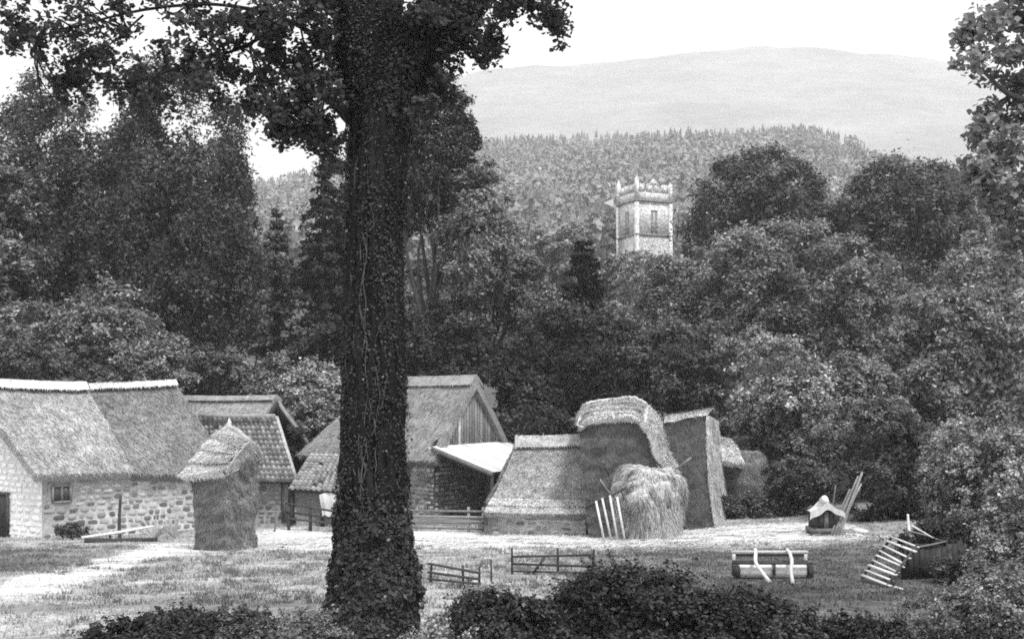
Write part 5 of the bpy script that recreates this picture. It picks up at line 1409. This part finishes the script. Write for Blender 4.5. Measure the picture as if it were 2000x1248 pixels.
# ------------------------------------------------------------------ the great ivy-clad tree in front
def great_tree():
    D0 = 20.0
    prof = [(1275, 605, 835), (1248, 615, 822), (1200, 626, 818), (1150, 640, 820), (1100, 652, 812), (1060, 658, 800), (1000, 661, 797), (940, 661, 800), (900, 664, 796), (800, 668, 795), (700, 668, 793), (600, 672, 790), (500, 677, 789), (400, 680, 793), (300, 682, 796), (250, 680, 800), (200, 676, 803), (150, 668, 800), (80, 655, 792), (0, 650, 782), (-100, 655, 770), (-250, 660, 750)]
    zb = g1((715 - 1000) / F * D0, D0)
    root = thing('ivy_clad_tree', 'great dark ivy-clad tree trunk standing in the foreground', 'tree', ((718 - 1000) / F * D0, D0, zb))
    # trunk rings
    prof = np.array(prof, float); z = CAMZ - (prof[:, 0] - HY) / F * D0
    zz = np.linspace(z[0], z[-1], 190)
    l = np.interp(zz, z, prof[:, 1]); r = np.interp(zz, z, prof[:, 2])
    cx = ((l + r) / 2 - 1000) / F * D0; R = (r - l) / 2 / F * D0 * .96 - .05 - .13 * sst(1000, 1150, np.interp(zz, z, prof[:, 0]))
    seg = 84; a = np.linspace(0, 2 * np.pi, seg, endpoint=False)
    A, ZZ = np.meshgrid(a, zz)
    rid = np.abs(np.sin(A * 9 + 2.5 * vn(np.cos(A) * 2, ZZ * .5, .8, 5) + .25 * ZZ)) * .07 + (fbm(np.cos(A) * 3 + 9, np.sin(A) * 3 + ZZ * .9, .5, 8, 4) - .5) * .16
    rid = rid + (fbm(A * 2.2, ZZ * 2.2, .35, 3, 3) - .5) * .08
    rr = R[:, None] + rid
    V = np.stack([cx[:, None] + rr * np.cos(A), D0 + rr * np.sin(A) * 1.05, ZZ], -1)
    b = MB(); i = np.arange(189)[:, None] * seg; j = np.arange(seg)[None]; k = (j + 1) % seg
    b.add(V.reshape(-1, 3), np.stack([i + j, i + k, i + seg + k, i + seg + j], -1).reshape(-1, 4), 1.0)
    def limb(pts, r0, r1, n=22, sg=12):
        q = curve([P(*p) for p in pts], n); tube(b, q, np.linspace(r0, r1, n), sg, rough=.08)
        return q
    twigs = []
    L1 = limb([(745, 235, 20), (775, 150, 20), (830, 75, 20), (890, 10, 20.1), (950, -70, 20.3), (1010, -170, 20.5)], .52, .34)
    L2 = limb([(700, 170, 20), (640, 90, 20), (560, 40, 19.9), (430, 10, 19.9), (280, 20, 19.8), (120, 60, 19.8), (10, 90, 19.8)], .055, .01)
    L3 = limb([(690, 60, 20), (600, -10, 20.4), (480, -50, 20.8), (330, -60, 21), (150, -40, 21.2), (0, -20, 21.4)], .09, .012)
    L4 = limb([(690, 240, 19.9), (640, 190, 19.6), (590, 180, 19.4), (540, 205, 19.3)], .13, .02, 12, 8)
    L5 = limb([(880, 20, 20.2), (920, 60, 20.0), (945, 90, 19.9)], .12, .02, 10, 7)
    L6 = limb([(800, 140, 20), (840, 150, 19.8), (870, 175, 19.7)], .1, .02, 10, 7)
    L7 = limb([(930, -40, 20.2), (1000, -30, 20), (1060, -10, 19.9), (1085, 40, 19.9)], .14, .02, 12, 7)
    L8 = limb([(560, 40, 19.9), (480, 90, 19.9), (390, 120, 19.9), (270, 160, 19.9)], .045, .01, 14, 7)
    L9 = limb([(280, 30, 19), (210, 90, 18.9), (130, 120, 18.8)], .02, .008, 10, 6)
    alll = np.concatenate([L2[6:], L3[5:], L4[4:], L5[3:], L6[3:], L7[4:], L8[2:], L9[2:]])
    # leaf sprays: column, row, half width, half height, leaves
    sp = [(35, 30, 60, 40, 260), (110, 45, 75, 50, 420), (60, 105, 70, 35, 300), (150, 110, 85, 45, 480), (230, 60, 50, 50, 260), (215, 150, 80, 55, 480), (130, 165, 60, 35, 250), (110, 205, 45, 25, 120),
          (330, 110, 70, 55, 420), (300, 180, 70, 45, 380), (395, 70, 60, 60, 360), (360, 20, 50, 35, 220), (440, 130, 55, 40, 300), (400, 165, 45, 30, 200), (480, 40, 65, 50, 420), (530, 90, 55, 50, 380),
          (560, 20, 60, 45, 380), (620, 60, 50, 60, 420), (590, 130, 60, 45, 420), (525, 160, 45, 45, 330), (500, 205, 35, 35, 230), (560, 215, 55, 45, 480), (620, 200, 55, 55, 480), (590, 262, 45, 28, 300), (640, 270, 40, 30, 260), (540, 268, 30, 22, 140), (655, 130, 35, 60, 300),
          (180, -20, 120, 45, 500), (420, -25, 140, 40, 550), (620, -20, 60, 40, 300),
          (850, 40, 40, 35, 150), (905, 70, 50, 32, 330), (945, 105, 28, 26, 200), (960, 60, 30, 30, 150), (890, 112, 32, 18, 90), (868, 172, 30, 28, 220), (835, 215, 28, 22, 110),
          (985, 15, 35, 25, 170), (1000, -20, 50, 25, 200), (1050, 12, 28, 32, 200), (1085, 35, 25, 35, 210), (1095, 60, 15, 20, 70), (780, 20, 60, 40, 250)]
    cr = MB()
    for px_, py_, hx, hy, n in sp:
        Dp = 19.4 + rng.uniform(-.9, .9)
        c = P(px_, py_, Dp); rx = hx / F * Dp; rz = hy / F * Dp
        n = int(n * (1.05 if px_ < 480 else 1.6))
        # small sub-clusters inside the spray so that gaps stay open
        kx = max(4, n // 30); cc = c + nrm(rng.normal(size=(kx, 3))) * (rng.uniform(0, 1, kx) ** .45)[:, None] * V3(rx, .7, rz)
        sel = rng.integers(0, kx, n)
        pos = cc[sel] + rng.normal(0, .085, (n, 3))
        leaves(cr, pos, rng.normal(0, .55, (n, 3)) + V3(0, -.25, .75), .1, rng.uniform(.5, 1.7, n), aspect=.72, shape=6)
        j = np.argmin(((alll - c) ** 2).sum(1)); s = alll[j]
        for t in cc[:4]:
            tube(b, curve([s, (s + t) / 2 + rng.normal(0, .08, 3), t], 6), np.linspace(.022, .006, 6), 4, cap=False)
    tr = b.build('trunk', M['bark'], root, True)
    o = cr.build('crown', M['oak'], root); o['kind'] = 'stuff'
    # ivy over the trunk and the fork, thickest at the foot
    n = 42000
    ztop_ = CAMZ - (-60 - HY) / F * D0; zft = CAMZ - (1000 - HY) / F * D0
    zi = np.where(rng.uniform(0, 1, n) < .34, z[0] + (zft - z[0]) * rng.uniform(0, 1, n) ** 1.2, z[0] + (ztop_ - z[0]) * rng.uniform(0, 1, n))
    ai = np.where(rng.uniform(0, 1, n) < .7, rng.uniform(np.pi * .95, 2.05 * np.pi, n), rng.uniform(0, 2 * np.pi, n))
    dens = fbm(ai * 1.6, zi * .8, .8, 21, 3)
    pk = np.clip((dens - .4) * 3.0 + .25, .2, .85) + sst(zft + .9, zft - 1.0, zi) + sst(z[15] - .5, z[15] + .8, zi)
    keep = rng.uniform(0, 1, n) < pk; ai = ai[keep]; zi = zi[keep]; n = len(ai)
    Ri = np.interp(zi, zz, R); ci = np.interp(zi, zz, cx)
    low = np.clip((zft + .7 - zi) / 2.2, 0, 1)
    lump = fbm(ai * 2, zi * 2, .7, 33, 2) - .4
    off = .03 + rng.uniform(0, .07, n) + low * (.12 * rng.uniform(0, 1, n) + .3 * np.clip(lump, 0, 1)) + .25 * np.clip(lump - .16, 0, 1)
    nor = np.stack([np.cos(ai), np.sin(ai), np.zeros(n)], -1)
    pos = np.stack([ci, np.full(n, D0), zi], -1) + nor * (Ri + off)[:, None] * V3(1, 1.05, 1)
    iv = MB(); leaves(iv, pos, nor * .8 + V3(0, 0, .5) + rng.normal(0, .45, (n, 3)), .048 + .04 * low * rng.uniform(.5, 1.4, n), rng.uniform(.4, 1.5, n) * np.where(rng.uniform(0, 1, n) < .04, 3.0, 1), aspect=.8)  # scattered ivy leaves far paler: highlights put into the tone
    # ivy on the right-hand limb
    m2 = 9000; j = rng.integers(0, len(L1) - 1, m2); t_ = rng.uniform(0, 1, m2); cc_ = L1[j] * (1 - t_)[:, None] + L1[j + 1] * t_[:, None]
    dd = rsph(m2); ax_ = nrm(L1[-1] - L1[0]); dd = nrm(dd - (dd @ ax_)[:, None] * ax_)
    leaves(iv, cc_ + dd * (np.interp(j, [0, len(L1)], [.52, .34]) + rng.uniform(.0, .1, m2))[:, None], dd + V3(0, 0, .4) + rng.normal(0, .4, (m2, 3)), .075, rng.uniform(.4, 1.5, m2), aspect=.8)
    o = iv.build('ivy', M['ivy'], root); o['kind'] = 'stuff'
    # ivy stems climbing the bark
    def stem(path, r, m='vine'):
        q = []
        for px_, py_ in path:
            zc = CAMZ - (py_ - HY) / F * D0; Rr = np.interp(zc, zz, R); c_ = np.interp(zc, zz, cx)
            x = (px_ - 1000) / F * D0; s = np.clip((x - c_) / Rr, -.97, .97)
            x += rng.normal(0, .03); s = np.clip((x - c_) / Rr, -.97, .97)
            q.append(V3(x, D0 - Rr * 1.05 * math.sqrt(1 - s * s) - .05, zc))
        t_ = MB(); cq = curve(q, 70); cq[:, 0] += (vn(np.arange(70), 0 * np.arange(70), 3.0, int(rng.integers(999))) - .5) * .09
        tube(t_, cq, r * np.linspace(1.2, .7, 70), 6, rough=.25); t_.build('ivy_stem', M[m], root, True)
    stem([(690, 1100), (715, 1075), (722, 1040), (728, 980), (722, 950), (718, 880), (714, 800), (712, 720), (716, 640), (708, 560), (712, 470), (705, 380), (710, 290)], .013)
    stem([(775, 1060), (768, 980), (770, 900), (760, 820), (752, 760), (764, 690), (758, 600), (765, 500), (757, 400), (764, 300)], .01, 'bark')
    stem([(690, 1000), (684, 900), (690, 800), (682, 700), (690, 600), (698, 500), (692, 400), (700, 300)], .009, 'bark')
    stem([(740, 1050), (735, 960), (742, 860), (738, 760), (728, 660), (735, 560), (730, 450), (738, 340), (733, 250)], .01, 'bark')
    stem([(705, 930), (730, 850), (750, 790), (772, 720), (780, 650)], .008)
    for k in range(26):
        x0 = rng.uniform(690, 780); pts = []
        y = rng.uniform(950, 1050); x = x0
        while y > 280:
            pts.append((np.clip(x, 684, 785), y)); y -= rng.uniform(60, 120); x += rng.normal(0, 13)
        stem(pts, rng.uniform(.005, .01), 'bark' if k % 4 else 'vine')
great_tree()

def right_tree():
    D0 = 23.0
    x0 = (2170 - 1000) / F * D0; zb = g1(x0, D0)
    root = thing('broadleaf_tree', 'tree at the right edge, its leafy boughs hanging into the picture', 'tree', (x0, D0, zb))
    b = MB()
    tube(b, curve([(x0, D0, zb - .3), (x0 + .1, D0, 8), (x0 - .1, D0, 12), (x0 + .2, D0, 17)], 20), np.linspace(.5, .3, 20), 14, rough=.06)
    Ls = []
    for pts in ([(2150, 100, 23), (2060, 40, 22.6), (1960, 30, 22.4), (1880, 60, 22.3)], [(2155, 250, 23), (2070, 200, 22.7), (1980, 190, 22.5), (1900, 120, 22.4)],
                [(2150, 380, 23), (2080, 300, 22.8), (1990, 290, 22.6), (1900, 330, 22.5)], [(2160, 430, 23), (2080, 400, 22.8), (2000, 420, 22.6), (1950, 400, 22.6)]):
        q = curve([P(*p) for p in pts], 14); tube(b, q, np.linspace(.14, .02, 14), 7, rough=.06); Ls.append(q[3:])
    Ls = np.concatenate(Ls)
    sp = [(1975, 30, 50, 40, 220), (1920, 60, 50, 45, 280), (1885, 85, 35, 30, 140), (1960, 110, 55, 45, 330), (1900, 130, 35, 22, 110), (1985, 170, 40, 40, 240), (1995, 230, 40, 40, 220), (1930, 235, 45, 40, 300), (1905, 260, 28, 28, 120), (1965, 290, 55, 45, 400), (1915, 325, 45, 30, 230), (1885, 335, 22, 20, 80),
          (1950, 360, 50, 40, 330), (1990, 380, 40, 50, 300), (1930, 405, 30, 25, 130), (1970, 440, 40, 40, 280), (2000, 470, 30, 30, 150), (2060, 120, 70, 120, 900), (2070, 340, 70, 110, 800), (2040, -20, 100, 50, 500)]
    cr = MB()
    for px_, py_, hx, hy, n in sp:
        Dp = 22.5 + rng.uniform(-.8, .8); c = P(px_, py_, Dp); rx = hx / F * Dp; rz = hy / F * Dp
        n = int(n * 1.1)
        kx = max(4, n // 26); cc = c + nrm(rng.normal(size=(kx, 3))) * (rng.uniform(0, 1, kx) ** .45)[:, None] * V3(rx, .7, rz)
        sel = rng.integers(0, kx, n)
        leaves(cr, cc[sel] + rng.normal(0, .1, (n, 3)), rng.normal(0, .5, (n, 3)) + V3(0, -.35, .75), .14, rng.uniform(.6, 1.5, n), aspect=.72, shape=6)
        j = np.argmin(((Ls - c) ** 2).sum(1)); s = Ls[j]
        for t in cc[:4]: tube(b, curve([s, (s + t) / 2 + rng.normal(0, .08, 3), t], 6), np.linspace(.022, .006, 6), 4, cap=False)
    b.build('trunk', M['branch'], root, True)
    o = cr.build('crown', M['bough'], root); o['kind'] = 'stuff'
right_tree()

# ------------------------------------------------------------------ grass and strewn hay
def grass():
    n = 150000
    y = rng.uniform(19.3, 54, n); px_ = rng.uniform(-60, 2060, n); x = (px_ - 1000) / F * y
    k = fbm(x, y, .7, 61, 2)
    keep = k > rng.uniform(.25, .62, n); x, y = x[keep], y[keep]; n = len(x)
    z = g(x, y); t = tone_at(x, y)
    a = rng.uniform(0, 6.28, n); h = rng.uniform(.025, .1, n) * np.where(rng.uniform(0, 1, n) < .04, 2.2, 1) * np.where(t > 1.35, .5, 1); w = .007 + .0004 * y
    lx = rng.normal(0, .6, n) * h; ly = rng.normal(0, .6, n) * h
    V = np.stack([np.stack([x - w * np.cos(a), y - w * np.sin(a), z - .01], -1), np.stack([x + w * np.cos(a), y + w * np.sin(a), z - .01], -1), np.stack([x + lx, y + ly, z + h], -1)], 1)
    mb = MB(); mb.add(V.reshape(-1, 3), np.arange(n * 3).reshape(-1, 3), np.repeat(np.clip(t, .3, 1.5) * rng.uniform(.55, 1.25, n), 3))
    o = mb.build('grass', M['grass']); o['kind'] = 'stuff'; o['label'] = 'short dry grass over the field and yard'; o['category'] = 'grass'
    # ranker tufts dotted over the left field and round the hurdles
    n = 1500
    y = rng.uniform(20, 43, n); px_ = rng.uniform(0, 1500, n); x = (px_ - 1000) / F * y; kk = 16
    keep = (fbm(x, y, 2.2, 91, 2) > .45) & (tone_at(x, y) < 1.5); x, y = x[keep], y[keep]; n = len(x)
    xx = (x[:, None] + rng.normal(0, .09, (n, kk)) * rng.uniform(.5, 2.2, (n, 1))).ravel(); yy = (y[:, None] + rng.normal(0, .07, (n, kk))).ravel(); z = g(xx, yy); n = len(xx)
    h = rng.uniform(.05, .17, n); lx = rng.normal(0, .5, n) * h; w = .012
    V = np.stack([np.stack([xx - w, yy, z - .01], -1), np.stack([xx + w, yy, z - .01], -1), np.stack([xx + lx, yy, z + h], -1)], 1)
    mb = MB(); mb.add(V.reshape(-1, 3), np.arange(n * 3).reshape(-1, 3), np.repeat(rng.uniform(.25, .6, n), 3))
    o = mb.build('grass_tufts', M['grass']); o['kind'] = 'stuff'; o['label'] = 'darker rank tufts dotted over the pale field'; o['category'] = 'grass'
    # strewn hay along the front of the ricks
    n = 26000
    x = rng.uniform(-11, 14, n); y = 46.2 + .12 * x * .3 + rng.normal(0, 2.1, n); y = np.clip(y, 40, 52)
    keep = fbm(x, y, 1.2, 71, 2) > .36; x, y = x[keep], y[keep]; n = len(x); z = g(x, y)
    a = rng.normal(0, .7, n); L = rng.uniform(.12, .4, n); w = rng.uniform(.012, .03, n)
    d = np.stack([np.cos(a), np.sin(a), rng.uniform(0, .25, n)], -1); s = np.stack([-np.sin(a), np.cos(a), 0 * a], -1)
    p = np.stack([x, y, z + rng.uniform(.005, .07, n)], -1)
    mb = MB(); mb.add(np.stack([p - s * w[:, None], p + s * w[:, None], p + d * L[:, None]], 1).reshape(-1, 3), np.arange(n * 3).reshape(-1, 3), np.repeat(rng.uniform(.7, 1.2, n), 3))
    o = mb.build('strewn_hay', M['hay_strewn']); o['kind'] = 'stuff'; o['label'] = 'pale strip of strewn hay before the ricks and sheds'; o['category'] = 'hay'
grass()

tree(1672, 690, 840, 75, 63, 'mid grey shrub between the pale rounded shrub and the wide leafy tree', 'leaf_mid', name='shrub', cat='shrub', n=14000, nclump=90, ls=.22, cr=.2, depth=2.5, hollow=False)

# ------------------------------------------------------------------ haze over the valley
def haze():
    mb = MB(); x, y0, y1, z0, z1 = 2600, -80, 3800, -160, 960
    v = [(-x, y0, z0), (x, y0, z0), (x, y1, z0), (-x, y1, z0), (-x, y0, z1), (x, y0, z1), (x, y1, z1), (-x, y1, z1)]
    m = bpy.data.materials.new('haze'); m.use_nodes = True; t = m.node_tree; t.nodes.clear()
    out = t.nodes.new('ShaderNodeOutputMaterial'); pv = t.nodes.new('ShaderNodeVolumePrincipled')
    pv.inputs['Color'].default_value = (.97, .97, .97, 1); pv.inputs['Density'].default_value = 0.00032; pv.inputs['Anisotropy'].default_value = 0.2
    t.links.new(pv.outputs[0], out.inputs['Volume'])
    mb.add(np.array(v, float), BOXF); o = mb.build('haze', m); o['kind'] = 'stuff'; o['label'] = 'thin pale haze filling the valley air'; o['category'] = 'haze'
haze()
